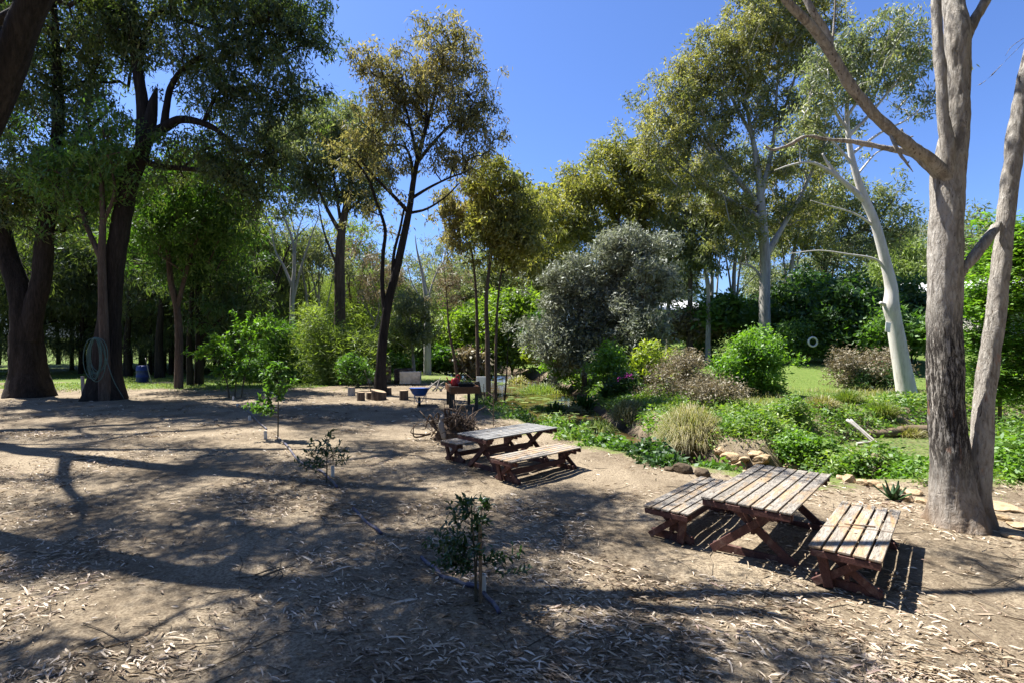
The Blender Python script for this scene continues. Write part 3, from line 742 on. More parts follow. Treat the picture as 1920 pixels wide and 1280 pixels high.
mb = MB(); mb.tube(spline([(-.12, -.08, .1), (-.2, -.1, .4), (-.2, -.06, .62), (-.16, -.04, .72)], 5), [.075] * 8 + [.06] * 5 + [.035] * 3, 9); mb.build('stub', bark_greywhite, r, smooth=True)

# branches piled behind the barrow and loose sticks by the seats
def sticks(name, pts_list, mat, lab, cat, rad):
    mb = MB()
    for p in pts_list: q = spline(p, 4); mb.tube(q, np.linspace(rad, rad * .4, len(q)), 5)
    return tag(mb.build(name, mat, None, smooth=True), lab, cat)
q0 = gz(818, 735); rng = np.random.default_rng(9)
sticks('fallen_branch', [[q0 + np.array([x, 0, .02]), q0 + np.array([x * .5 + dx * .5, .1, h * .6]), q0 + np.array([dx, .2, h])] for x, dx, h in ((-.5, .1, .6), (.3, -.3, .45), (-.2, .4, .5), (0, .2, .75), (-.6, -.2, .4), (.2, .5, .3))], bark_greywhite, 'tangle of pale dead branches between the wheelbarrow and planter', 'branch', .045)
q0 = gz(693, 742); sticks('loose_stick', [[q0 + np.array([.1, 0, .02]), q0 + np.array([-.05, 0, .6]), q0 + np.array([-.28, .1, 1.25])], [q0 + np.array([.6, 0, .02]), q0 + np.array([.45, 0, .5]), q0 + np.array([.22, .1, 1.1])], [q0 + np.array([-.9, 0, .1]), q0 + np.array([-.3, 0, .2]), q0 + np.array([.4, .1, .15])]], bark_twig, 'long grey sticks leaning over the low log stumps', 'stick', .03)

# ================================================================== brick pallets
brick = plain_mat('old dark bricks', (.10, .062, .048), .9, .4, 7, dirt=(.24, .2, .17)); wrap = plain_mat('dusty white wrapping', (.60, .56, .50), .55, .12, 4, dirt=(.38, .33, .28)); palw = timber('pallet wood', (2, 5, 5), [(.12, .09, .06), (.2, .16, .11), (.28, .22, .16)])
def brick_stack(u, v, Yd, nx_, ny_, nz_, lab, rz, seed, miss=.5):
    b = P(u, v, Yd); b[2] = tz(b[0], b[1]); r = empty('brick_pallet', b, lab, 'brick stack', 'pallets of bricks', rz); rng = random.Random(seed)
    mb = MB(); mp_ = MB(); bw, bd, bh = .245, .125, .083
    for k_ in range(nz_):
        for i in range(nx_):
            for j in range(ny_):
                if 0 < i < nx_ - 1 and 0 < j < ny_ - 1 and k_ < nz_ - 2: continue
                if k_ == nz_ - 1 and rng.random() < miss: continue
                mb.box(((i - (nx_ - 1) / 2) * bw + rng.uniform(-.008, .008), (j - (ny_ - 1) / 2) * bd + rng.uniform(-.006, .006), .15 + k_ * bh), (bw - .012, bd - .008, bh - .006))
    mb.build('brick_course', brick, r)
    for y in (-.4, 0, .4): mp_.box((0, y, .05), (nx_ * bw, .09, .08))
    for x in np.linspace(-.5, .5, 5): mp_.box((x, 0, .1), (.1, ny_ * bd, .02))
    mp_.build('pallet', palw, r); return r
pr = brick_stack(712, 717, 34, 6, 9, 15, 'tall dark stack of bricks behind the leaning trunk', .2, 1)
mb = MB(); rng = np.random.default_rng(3)
xs_, zs_ = np.linspace(-.74, .74, 12), np.linspace(.05, 1.12, 9)
def sheet(mb, f, nu, nv):
    vs = [f(i / (nu - 1), j / (nv - 1)) for j in range(nv) for i in range(nu)]; mb.add(vs, [(j * nu + i, j * nu + i + 1, (j + 1) * nu + i + 1, (j + 1) * nu + i) for j in range(nv - 1) for i in range(nu - 1)])
sheet(mb, lambda a, c: (-.77 - .05 * mnoise.noise((a * 5, c * 6, 1)), -.56 + a * 1.1, .05 + c * 1.1 * (.8 + .2 * math.sin(a * 9))), 14, 10)
sheet(mb, lambda a, c: (-.77 + .3 * a, -.585 - .03 * mnoise.noise((a * 5, c * 6, 3)), .05 + c * 1.15), 6, 10); o = mb.build('torn_wrapping', wrap, pr, smooth=True)
o.modifiers.new('thick', 'SOLIDIFY').thickness = .008
pr2 = brick_stack(757, 716, 35, 5, 9, 11, 'half used brick stack with a ragged top behind the wrapped pallet', .15, 2, .6)
b = P(770, 722, 33.6); b[2] = tz(b[0], b[1]); r = empty('wrapped_pallet', b, 'pallet load wrapped in pale plastic beside the brick stacks', 'pallet', 'pallets of bricks', .1)
mb = MB(); rings = []
for j, z in enumerate(np.linspace(.1, .86, 10)):
    rings.append([(x * (1 + .03 * mnoise.noise((x * 4, y * 4, z * 9))), y * (1 + .03 * mnoise.noise((x * 4, y * 4 + 5, z * 9))), z + (.04 * mnoise.noise((x * 3, y * 3, 2)) if j == 9 else 0)) for x, y, _ in rrect(0, 0, .66, .5, 0, .05, 0, 6)])
loft(mb, rings); mb.add(rings[-1], [tuple(range(24))]); mb.build('wrapped_load', wrap, r)
mb = MB()
for x in (-.5, 0, .5): mb.box((x, 0, .05), (.1, .98, .09))
mb.build('pallet', palw, r)

# ================================================================== white board, posts and wire by the creek
white_p = plain_mat('white painted board', (.78, .78, .76), .5, .04, 4, dirt=(.6, .58, .52))
b = gz(902, 738); r = empty('white_board', b, 'white board standing at the foot of the slender trunks', 'board'); mb = MB()
mb.box((0, 0, .62), (.50, .03, .80)); mb.build('panel', white_p, r, .006); mb = MB(); mb.box((-.18, .045, .5), (.06, .05, 1.0)); mb.box((.18, .045, .5), (.06, .05, 1.0)); mb.build('post', post_m, r)
b = gz(902, 746); mb = MB(); mb.board((.0, 0, -.1), (-.2, -.02, .85), .24, .10, (1, 0, 0)); o = mb.build('timber_post', post_m, None, .01); o.location = b; tag(o, 'weathered dark post leaning in front of the white board', 'post')
star = plain_mat('rusty steel picket', (.16, .11, .09), .7, .3, 12, .5)
pk = [gz(u, v) for u, v in ((870, 726), (881, 744), (907, 772), (925, 800))]
for p, lab in zip(pk, ('thin rusty picket standing behind the planter box', 'thin rusty picket just right of the planter box', 'thin picket at the top of the creek bank', 'thin picket hidden in the bank weeds before the far table')):
    mb = MB(); mb.box((0, 0, .5), (.022, .022, 1.2)); o = mb.build('fence_picket', star); o.location = p; tag(o, lab, 'picket', 'wire fence pickets')
mb = MB()
for z in (.35, .65, .95):
    for a, c in zip(pk[:-1], pk[1:]): q = np.linspace(a, c, 6); q[:, 2] += z - .03 * np.sin(np.linspace(0, PI, 6)); mb.tube(q, .004, 4)
tag(mb.build('wire_fence', star), 'sagging wire strands strung between the creek bank pickets', 'wire')

# ================================================================== rocks
sand = bark_mat('tan sandstone', [(.14, .095, .055), (.30, .215, .125), (.42, .32, .21), (.5, .41, .30)], (1.6, 1.6, 3), .6, .04); wetrock = bark_mat('damp brown rock', [(.03, .022, .015), (.08, .06, .04), (.15, .11, .075)], (2, 2, 2), .6, .04)
def rock_mesh(seed, flat):
    rng = np.random.default_rng(seed); import bmesh
    bm = bmesh.new(); bmesh.ops.create_icosphere(bm, subdivisions=4, radius=1)
    pl = [(norm(rng.normal(size=3)), rng.uniform(.62, .95)) for _ in range(9)]
    for vtx in bm.verts:
        p = np.array(vtx.co)
        for n_, d_ in pl:
            e = p.dot(n_) - d_
            if e > 0: p = p - n_ * e
        p = p * (1 + .07 * mnoise.noise(tuple(p * 2.3 + seed)) + .03 * mnoise.noise(tuple(p * 7 + seed)))
        p[2] *= flat; vtx.co = p
    me = bpy.data.meshes.new('rock'); bm.to_mesh(me); bm.free(); me.polygons.foreach_set('use_smooth', [False] * len(me.polygons)); return me
RM = [rock_mesh(s, f) for s, f in ((1, .6), (2, .5), (3, .75), (4, .45), (5, .55), (6, .65))]
for me in RM: me.materials.append(sand)
RW = [me.copy() for me in RM[:3]]
for me in RW: me.materials.clear(); me.materials.append(wetrock)
RP = []
def hit(u, v, lift=0.0):
    for y in np.arange(5.0, 60.0, .05):
        p = P(u, v, y)
        if p[2] <= tz(p[0], p[1]) + lift: return p
    return P(u, v, 20)
def rock(u, v, Yd, wpx, hpx, lab, i, wet=False, dz=0, group=None):
    p = hit(u, v, .18 * max(hpx, wpx * .35) * Yd / F); k_ = p[1] / F
    o = bpy.data.objects.new('rock', (RW if wet else RM)[i % (3 if wet else 6)]); COL.objects.link(o)
    o.location = [float(c) for c in p]; o.scale = (wpx * k_ * .55, wpx * k_ * .5, max(hpx, wpx * .35) * k_ * .9); o.rotation_euler = (random.uniform(-.2, .2), random.uniform(-.2, .2), (i * 1.9) % 6.28)
    RP.append(p); tag(o, lab, 'rock', group or 'sandstone rocks along the creek')
for a in [(1370, 858, 12.6, 34, 22, 'tan rock at the left end of the sunlit heap by the grass tussock', 0), (1385, 873, 12.2, 34, 20, 'rounded tan rock in the sunlit heap, in front of the leftmost one', 2),
          (1390, 860, 12.8, 26, 14, 'flat tan slab lying behind the rounded rock of the heap', 3), (1428, 862, 12.4, 40, 24, 'large smooth tan rock in the middle of the sunlit heap', 4),
          (1478, 868, 12.0, 56, 18, 'long pale flat slab just beyond the nearer picnic table', 3), (1403, 885, 12.0, 24, 14, 'small tan rock low in the heap above the creek', 1),
          (1350, 845, 13.0, 22, 16, 'small brown rock against the tussock roots', 5), (1440, 880, 11.8, 30, 14, 'tan rock behind the nearer table far corner', 0), (1415, 848, 13.1, 30, 12, 'grey tan slab at the top of the heap', 1)]: rock(*a)
for a in [(1280, 880, 12.0, 34, 26, 'dark wet rock in the creek bed left of the table', 0, True), (1316, 886, 11.6, 30, 24, 'brown wet boulder in the creek bed behind the bench', 1, True), (1335, 868, 12.2, 24, 16, 'brown boulder under the tussock', 2, True), (1255, 878, 12.4, 22, 12, 'small dark rock at the water edge below the nettles', 1, True)]: rock(*a)
for a in [(1592, 900, 9.9, 24, 18, 'tan rock at the left end of the low garden edging', 2), (1616, 905, 9.8, 26, 16, 'tan edging rock catching the sun beside a shaded one', 4), (1637, 907, 9.7, 26, 16, 'shaded brown edging rock with a pointed top', 0), (1660, 912, 9.6, 26, 16, 'tan edging rock left of the spiky plant', 5),
          (1684, 918, 9.4, 34, 14, 'long low edging rock above the spiky plant', 3), (1712, 922, 9.2, 30, 16, 'tan edging rock right of the spiky plant', 1), (1700, 936, 8.9, 24, 14, 'small tan rock in front of the garden edging', 2), (1728, 940, 8.8, 28, 14, 'tan rock beside the trunk of the pale gum', 4),
          (1575, 895, 10.1, 16, 14, 'small upright tan stone at the start of the garden edging', 1)]: rock(*a)
for a in [(1880, 950, 7.9, 60, 14, 'broad flat stone slab right of the pale gum', 3), (1870, 970, 7.4, 40, 16, 'tan rock at the foot of the leafy weeds right of the pale gum', 0), (1915, 985, 7.2, 50, 14, 'flat tan slab at the right edge beside the pale gum', 3), (1905, 1005, 6.9, 40, 10, 'low sandstone piece in the dirt right of the pale gum', 5)]: rock(*a)

# fallen log and pale broken branch in the pond
Lg = [P(u, v, Yd) for u, v, Yd in ((1526, 803, 19.0), (1575, 801, 18.9), (1612, 812, 18.3), (1660, 812, 18.3), (1700, 806, 18.5), (1760, 806, 18.4), (1800, 812, 18.2))]
q = spline(Lg, 6); mb = MB(); V, Q = tube_np(q, np.linspace(.13, .20, len(q)), 14); mb.tube(q, np.linspace(.13, .20, len(q)), 14)
log_m = bark_mat('grey brown drift log', [(.06, .045, .03), (.14, .105, .072), (.22, .175, .125)], (3, 3, 3), .5, .03)
tag(mb.build('fallen_log', log_m, None, smooth=True), 'long curved grey brown log lying across the weedy pond', 'log')
sticks('broken_branch', [[P(1588, 786, 17.3), P(1612, 805, 16.9), P(1645, 836, 16.4)], [P(1594, 786, 17.3), P(1620, 808, 16.9), P(1660, 842, 16.2)], [P(1606, 831, 16.6), P(1640, 828, 16.4), P(1652, 838, 16.3)]], bark_greywhite, 'pale splintered branch leaning over the curved log', 'branch', .055)

# hose on the dark trunk
hose_m = plain_mat('faded green garden hose', (.06, .125, .11), .5, .25, 5)
hp = P(183, 690, 22.75); mb = MB(); rng = np.random.default_rng(12)
for i in range(9):
    x0 = rng.uniform(-.12, .12); wd_ = rng.uniform(.2, .42); dep = rng.uniform(1.45, 1.95); y_ = -.05 * i / 3 + rng.normal() * .03; c0 = hp + np.array([.0, 0, 1.35])
    q = [c0 + np.array([x0 * .3, y_, 0])] + [c0 + np.array([x0 + wd_ * math.sin(t) * (1.0 if True else 1), y_ - .03, -dep * (.5 - .5 * math.cos(t)) - .02]) for t in np.linspace(.5, 2 * PI - .5, 10)] + [c0 + np.array([x0 * .3 + .02, y_, 0])]
    mb.tube(spline(q, 5), .017, 7)
mb.tube(spline([c0 + np.array([.15, -.1, -.1]), c0 + np.array([.45, -.1, -.9]), c0 + np.array([.8, -.1, -1.9]), c0 + np.array([1.1, .1, -2.7])], 6), .015, 6)
tag(mb.build('garden_hose', hose_m, None, smooth=True), 'coil of faded green hose hanging on the dark leaning trunk', 'hose')
b = gz(178, 742); mb = MB(); mb.board((0, 0, -.05), (-.06, 0, 1.05), .16, .05, (1, 0, 0)); o = mb.build('timber_plank', bark_greywhite, None, .005); o.location = b + np.array([.02, -.7, 0]); tag(o, 'short grey plank propped at the foot of the hose tree', 'plank')
# blue drum in the shade
b = gz(267, 716); r = empty('blue_drum', b, 'blue plastic drum in deep shade behind the hose tree', 'drum'); mb = MB(); a = np.arange(18) * 2 * PI / 18
loft(mb, [[(rr * math.cos(t), rr * math.sin(t), z) for t in a] for rr, z in ((.01, 0), (.34, 0), (.37, .06), (.37, .35), (.39, .37), (.37, .39), (.37, .8), (.39, .82), (.37, .84), (.36, 1.1), (.3, 1.16), (.01, 1.17))]); mb.build('body', plain_mat('blue drum plastic', (.012, .03, .17), .45, .1, 5), r, smooth=True)
mb = MB(); mb.tube([(.15, 0, 1.16), (.15, 0, 1.2)], .05, 10); mb.build('cap', blackm, r)
b = gz(272, 718); sticks('garden_pole', [[b + np.array([.45, 0, 0]), b + np.array([.2, 0, .9]), b + np.array([-.05, .1, 1.7])]], bark_dead, 'pale pole leaning across the blue drum', 'pole', .03)

# ring swing and white plate
ring = plain_mat('chalky white tyre', (.55, .56, .58), .6, .1, 5)
c0 = P(1524, 641, 35.2); r = empty('tyre_swing', c0, 'white ring swing hanging in front of the clipped hedge', 'swing'); mb = MB(); a = np.linspace(0, 2 * PI, 33)
loft(mb, [[((.30 + .065 * math.cos(t)) * math.cos(p), .07 * math.sin(t), (.30 + .065 * math.cos(t)) * math.sin(p)) for t in np.arange(10) * 2 * PI / 10] for p in a]); mb.build('ring', ring, r, smooth=True)
mb = MB(); mb.tube([(-.02, 0, .3), (-.03, .12, .75)], .012, 5); mb.build('rope', dry_twig, r)
# far car, houses
b = P(762, 662, 76); b[2] = tz(b[0], b[1]); r = empty('parked_car', b, 'pale car mostly hidden among far trees behind the leaning trunk', 'car', None, .3)
carp = plain_mat('white car paint', (.7, .72, .75), .25, .03, 3, spec=.6); glass = plain_mat('dark car glass', (.02, .025, .03), .08, .1, 3, spec=.8)
mb = MB(); prof = [(-2.1, .35), (-2.1, .8), (-1.9, .95), (-1.3, 1.0), (-.7, 1.45), (.7, 1.47), (1.3, 1.02), (2.0, .92), (2.15, .7), (2.15, .35)]
loft(mb, [[(x, y, z) for x, z in prof] for y in (-.85, .85)]); mb.add([(x, -.85, z) for x, z in prof], [tuple(range(9, -1, -1))]); mb.add([(x, .85, z) for x, z in prof], [tuple(range(10))]); mb.build('body', carp, r, .06, seg=2)
mb = MB(); mb.add([(-1.12, -.857, 1.05), (1.12, -.857, 1.05), (.62, -.857, 1.4), (-.62, -.857, 1.4)], [(0, 1, 2, 3)]); mb.build('window', glass, r)
for x in (-1.35, 1.35):
    for y in (-.8, .8): mb = MB(); mb.tube([(x, y - .1, .33), (x, y + .1, .33)], .33, 18); mb.build('wheel', blackm, r)
roofm = plain_mat('white sheet roof', (.72, .73, .74), .45, .05, 3, .1); wallm = plain_mat('pale rendered wall', (.5, .48, .44), .8, .08, 2); dark_glass = plain_mat('dark window', (.03, .04, .05), .1, .2, 3, spec=.7)
def house(u, vr, Yd, wid, dep, lab, rz=0, hip=True, hh=3.2, rh=2.2):
    p = P(u, vr, Yd); b = np.array([p[0], p[1], p[2] - hh - rh]); r = empty('house', b, lab, 'house', 'white roofed houses up the hill', rz); mb = MB(); x, y = wid / 2, dep / 2
    mb.box((0, 0, hh / 2 - 1.5), (wid, dep, hh + 3)); mb.build('wall', wallm, r)
    mb = MB(); e = .6; rid = x - y if hip else x + e
    mb.add([(-x - e, -y - e, hh), (x + e, -y - e, hh), (x + e, y + e, hh), (-x - e, y + e, hh), (-rid, 0, hh + rh), (rid, 0, hh + rh), ], [(0, 1, 5, 4), (1, 2, 5), (2, 3, 4, 5), (3, 0, 4), (3, 2, 1, 0)]); mb.build('roof', roofm, r)
    for xx in (-x * .55, x * .1, x * .6):
        mb = MB(); mb.box((xx, -y - .01, 1.6), (1.6, .06, 1.2)); wn_ = mb.build('window', dark_glass, r); mb = MB()
        for q in (-.82, .82): mb.box((xx + q, -y - .03, 1.6), (.06, .08, 1.26))
        for q in (-.63, .63): mb.box((xx, -y - .03, 1.6 + q), (1.58, .08, .06))
        mb.build('frame', white_p, wn_)
house(1262, 562, 88, 13, 9, 'white roofed house glimpsed between slim trunks up the slope', .25)
house(1812, 530, 70, 15, 9, 'white roofed house showing above dark shrubs left of the thick gum', -.1, False, 3, 1.6)
house(1868, 520, 66, 12, 9, 'white roofed house glimpsed between the two stems of the thick gum', .1, True, 3, 1.8)
# where the overhead crowns hang, given by the patch of ground each clump shades: (u, v, ru, rv, clumps, height)
SHADE_NEAR = [(1130, 1200, 190, 45, 8, 10.2), (980, 1260, 150, 30, 6, 10), (720, 1205, 150, 40, 7, 10.3), (560, 1250, 90, 25, 4, 10), (590, 1010, 110, 26, 7, 11), (430, 1000, 120, 26, 8, 11), (700, 950, 120, 16, 7, 11.4), (900, 950, 100, 16, 5, 11.6),
              (1040, 925, 80, 12, 4, 12), (960, 1075, 90, 26, 4, 10.6), (860, 1045, 70, 22, 4, 10.8), (1160, 1010, 90, 14, 4, 11), (1290, 975, 50, 12, 3, 11), (1420, 955, 40, 16, 3, 10.5), (1330, 1100, 60, 14, 2, 10), (1500, 1250, 100, 18, 3, 9.8), (820, 880, 60, 8, 2, 13), (300, 1060, 120, 16, 4, 11.2), (80, 1010, 120, 24, 6, 11.6), (1590, 1000, 40, 6, 1, 10),
              (660, 1090, 120, 30, 6, 10.6), (520, 1150, 90, 18, 3, 10.4), (860, 1240, 100, 30, 5, 10.1), (260, 985, 120, 20, 6, 11.5), (600, 905, 90, 12, 4, 12.4), (760, 1010, 60, 18, 3, 11), (1240, 1260, 60, 20, 2, 9.8), (1110, 975, 60, 14, 3, 11.2), (180, 1270, 50, 12, 1, 10), (1850, 1060, 60, 12, 2, 9.5), (420, 1090, 60, 12, 2, 10.8), (980, 1000, 70, 14, 3, 11)]
SHADE_LEFT = [(150, 945, 170, 18, 8, 13.4), (480, 935, 120, 14, 6, 13.6), (60, 905, 60, 8, 2, 14), (330, 885, 120, 8, 4, 14), (620, 880, 90, 8, 4, 15), (740, 850, 90, 7, 4, 15.5), (300, 830, 160, 6, 5, 15), (560, 800, 120, 6, 5, 16.5), (120, 800, 150, 7, 6, 15.5), (860, 830, 60, 8, 3, 16), (420, 780, 120, 5, 5, 17),
              (420, 850, 90, 5, 3, 15), (660, 830, 60, 5, 2, 16), (220, 775, 160, 5, 6, 17), (700, 790, 80, 4, 4, 17.5), (40, 775, 100, 4, 4, 17), (600, 762, 150, 3.5, 5, 24), (790, 772, 110, 3.5, 4, 23), (480, 748, 150, 3, 4, 25), (890, 792, 60, 4, 2, 20), (680, 745, 130, 3, 4, 26), (760, 900, 70, 8, 3, 14), (250, 915, 90, 8, 3, 13.8)]
_r = np.random.default_rng(91)
LIT = [(90, 868, 170, 22), (170, 1150, 230, 75), (780, 815, 90, 12), (1100, 1075, 120, 34), (1150, 900, 150, 16), (430, 1150, 90, 24), (1000, 880, 100, 8), (250, 1240, 120, 30), (560, 1050, 60, 14), (820, 985, 60, 12), (600, 850, 60, 10), (300, 960, 60, 8)]
while len(SHADE_NEAR) < 84:
    u_, v_ = _r.uniform(-60, 1180), _r.uniform(905, 1290)
    if any(((u_ - a) / c) ** 2 + ((v_ - b_) / d) ** 2 < 1.3 for a, b_, c, d in LIT): continue
    g_ = G(u_, v_); SHADE_NEAR.append((u_, v_, 55, 14, 2, min(14, 5.2 + 1.12 * g_[1] + _r.uniform(0, 1.2))))
while len(SHADE_LEFT) < 96:
    u_, v_ = _r.uniform(-60, 1000), 745 + 165 * _r.random() ** 1.2
    if any(((u_ - a) / c) ** 2 + ((v_ - b_) / d) ** 2 < 1.3 for a, b_, c, d in LIT): continue
    g_ = G(u_, v_)
    if g_[1] > 22: continue
    SHADE_LEFT.append((u_, v_, 60, 5, 2, 5.0 + 1.08 * g_[1]))
# ================================================================== trees
def PL(Yd, pts):
    return [P(p[0], p[1], Yd + (p[2] if len(p) > 2 else 0)) for p in pts]


def tree_px(name, Yd, base, limbs, blobs, leaf, bark, label, seed, L, Wd, per=40, sig=.35, cat='tree', group=None, depth=.8, cr=.9, rtip=.012, droop=1.0, sink=.25, ok_from=.35, minr=.0, along=.5, npb=5, bias=1.0, barkamp=.05, flat=0.0, sides=None, shell=.45, up=.18, dsp=1.0, names=('trunk', 'crown'), airy=True, steep=.45, bs=1.0):
    """limbs: (pixel points, start radius, end radius) at depth Yd; blobs: (u, v, ru, rv, clumps[, dy])."""
    b = P(base[0], base[1], Yd); b[2] = tz(b[0], b[1]); t = Tree(b, seed, seg=.03 * Yd)
    for i, lb in enumerate(limbs):
        pts = PL(Yd, lb[0])
        if i == 0: pts[0] = b - np.array([0, 0, sink])
        t.limb(pts, lb[1], lb[2], ok_from=ok_from if i == 0 else .15, power=.8, sides=sides, radii=lb[3] if len(lb) > 3 else None)
    for q in blobs:
        dy = q[5] if len(q) > 5 else t.rng.uniform(-1, 1) * .02 * Yd * dsp
        c = P(q[0], q[1], Yd + dy); k_ = Yd / F * (1.13 if cat == 'tree' else 1) * bs
        ar = cat == 'tree' and airy
        t.clumps(c, (q[2] * k_, (q[2] + q[3]) * .5 * k_ * depth, q[3] * k_), int(q[4] * (1.5 if ar else 1)), npb, cr * (1.2 if ar else 1), shell)
    t.grow(bias=bias, up=up, steep=steep)
    tf = cat == 'tree' and airy
    r = empty(name, b, label, cat, group)
    t.wood(names[0], bark, r, rtip, minr=minr, barkamp=barkamp)
    if leaf is not None and blobs: t.crown(names[1], leaf, r, int(per * (1.15 if tf else 1.7)), L * (1.08 if tf else 1), Wd * (1.08 if tf else 1), sig * (.58 if tf else .85), droop, flat, along)
    return r, t


# ---- thick pale gum on the right, with its bare limbs; crown above the frame
Yr = 7.1; b = P(1797, 985, Yr); b[2] = tz(b[0], b[1]); t = Tree(b, 31, .25)
def rl(pts, r, sides, rad=None, ok=.6, dy=0, grow=True):
    t.limb([P(u, v, Yr + (d[0] if d else 0) + dy) for u, v, *d in pts], r[0], r[-1], radii=[q * (.77 if sides > 20 else .64) for q in r], sides=sides, ok_from=ok, grow=grow, k=24 if sides > 20 else 10)
m_pts = [(1797, 1012), (1796, 985), (1790, 940), (1782, 870), (1774, 780), (1771, 660), (1771, 520), (1775, 400), (1780, 320), (1790, 240), (1796, 150), (1795, 60), (1787, 0, .1), (1775, -120, .3), (1745, -330, .6)]
rl(m_pts, [.56, .48, .37, .30, .275, .262, .255, .25, .25, .205, .19, .19, .16, .13, .09], 72, ok=.9)
rl([(1830, 990, -.02), (1836, 940), (1839, 880), (1844, 790), (1853, 690), (1868, 580), (1880, 480), (1890, 380), (1902, 280), (1916, 190), (1938, 80), (1970, -60, .2), (2020, -300, .4)], [.24, .19, .165, .155, .15, .148, .14, .13, .125, .12, .11, .1, .06], 40, ok=.85)
rl([(1779, 330, -.12), (1776, 280, -.14), (1768, 215, -.15), (1764, 130, -.15), (1757, 40, -.1), (1750, -60, -.1), (1715, -280, -.3)], [.09, .115, .115, .11, .10, .09, .05], 20, ok=.7)
rl([(1800, 105), (1818, 55), (1840, 15), (1868, -40), (1910, -160), (1960, -330)], [.10, .115, .10, .09, .07, .04], 16, ok=.6)
rl([(1778, 335, -.1), (1745, 300, -.15), (1705, 272, -.2), (1650, 226, -.25), (1595, 160, -.3), (1553, 92, -.35), (1520, 48, -.4), (1478, 5, -.45), (1425, -70, -.5), (1360, -190, -.4)], [.12, .13, .115, .105, .10, .095, .085, .08, .07, .04], 18, ok=.85)
rl([(1560, 105, -.35), (1548, 60, -.3), (1520, 15, -.3), (1495, -40, -.2), (1440, -160)], [.08, .07, .065, .06, .03], 14, ok=.7)
rl([(1775, 345, -.05), (1748, 318, .0), (1712, 290, .1), (1660, 278, .2), (1600, 266, .3), (1555, 262, .35), (1512, 256, .4), (1480, 272, .45), (1448, 281, .5), (1430, 268, .5)], [.09, .085, .065, .055, .05, .045, .04, .036, .03, .016], 12, ok=2)
rl([(1690, 288, .15), (1695, 262, .15), (1690, 243, .15)], [.016, .013, .006], 6, ok=2); rl([(1690, 262, .15), (1712, 256, .15)], [.012, .005], 6, ok=2)
rl([(1668, 248, -.22), (1680, 276, -.3), (1695, 300, -.33), (1712, 323, -.34)], [.035, .05, .035, .008], 7, ok=2); rl([(1683, 280, -.3), (1700, 305, -.36), (1705, 302, -.36)], [.03, .02, .006], 6, ok=2)
rl([(1797, 545, -.02), (1803, 515, -.08), (1826, 482, -.1), (1850, 450, -.1), (1868, 425, -.05), (1876, 415, 0)], [.012, .075, .115, .10, .07, .02], 9, ok=2)
rl([(1560, 95, -.33), (1563, 50, -.3), (1566, 10, -.3), (1566, -40, -.3)], [.025, .02, .018, .01], 7, ok=2)
for a in ([(1985, 20), (1940, 60), (1890, 110), (1850, 150), (1825, 165)], [(1985, 30), (1930, 90), (1915, 130), (1908, 140)], [(1940, 60), (1900, 85), (1885, 105)]): rl([(u, v, .6) for u, v in a], [.008, .006, .004, .003, .002][:len(a)], 4, ok=2)
for c, rr, n in (((5.5, 8.5, 13.5), (2.6, 2, 1.6), 14), ((8.5, 8.2, 14), (2.2, 2, 1.8), 12), ((3.2, 7.6, 12.6), (1.6, 1.5, 1.0), 7)): t.clumps(c, rr, n, 5, .8)
t.grow()
r = empty('gum_tree', b, 'thick pale gum with a charred lower trunk and second leaning stem beside the nearer bench', 'tree')


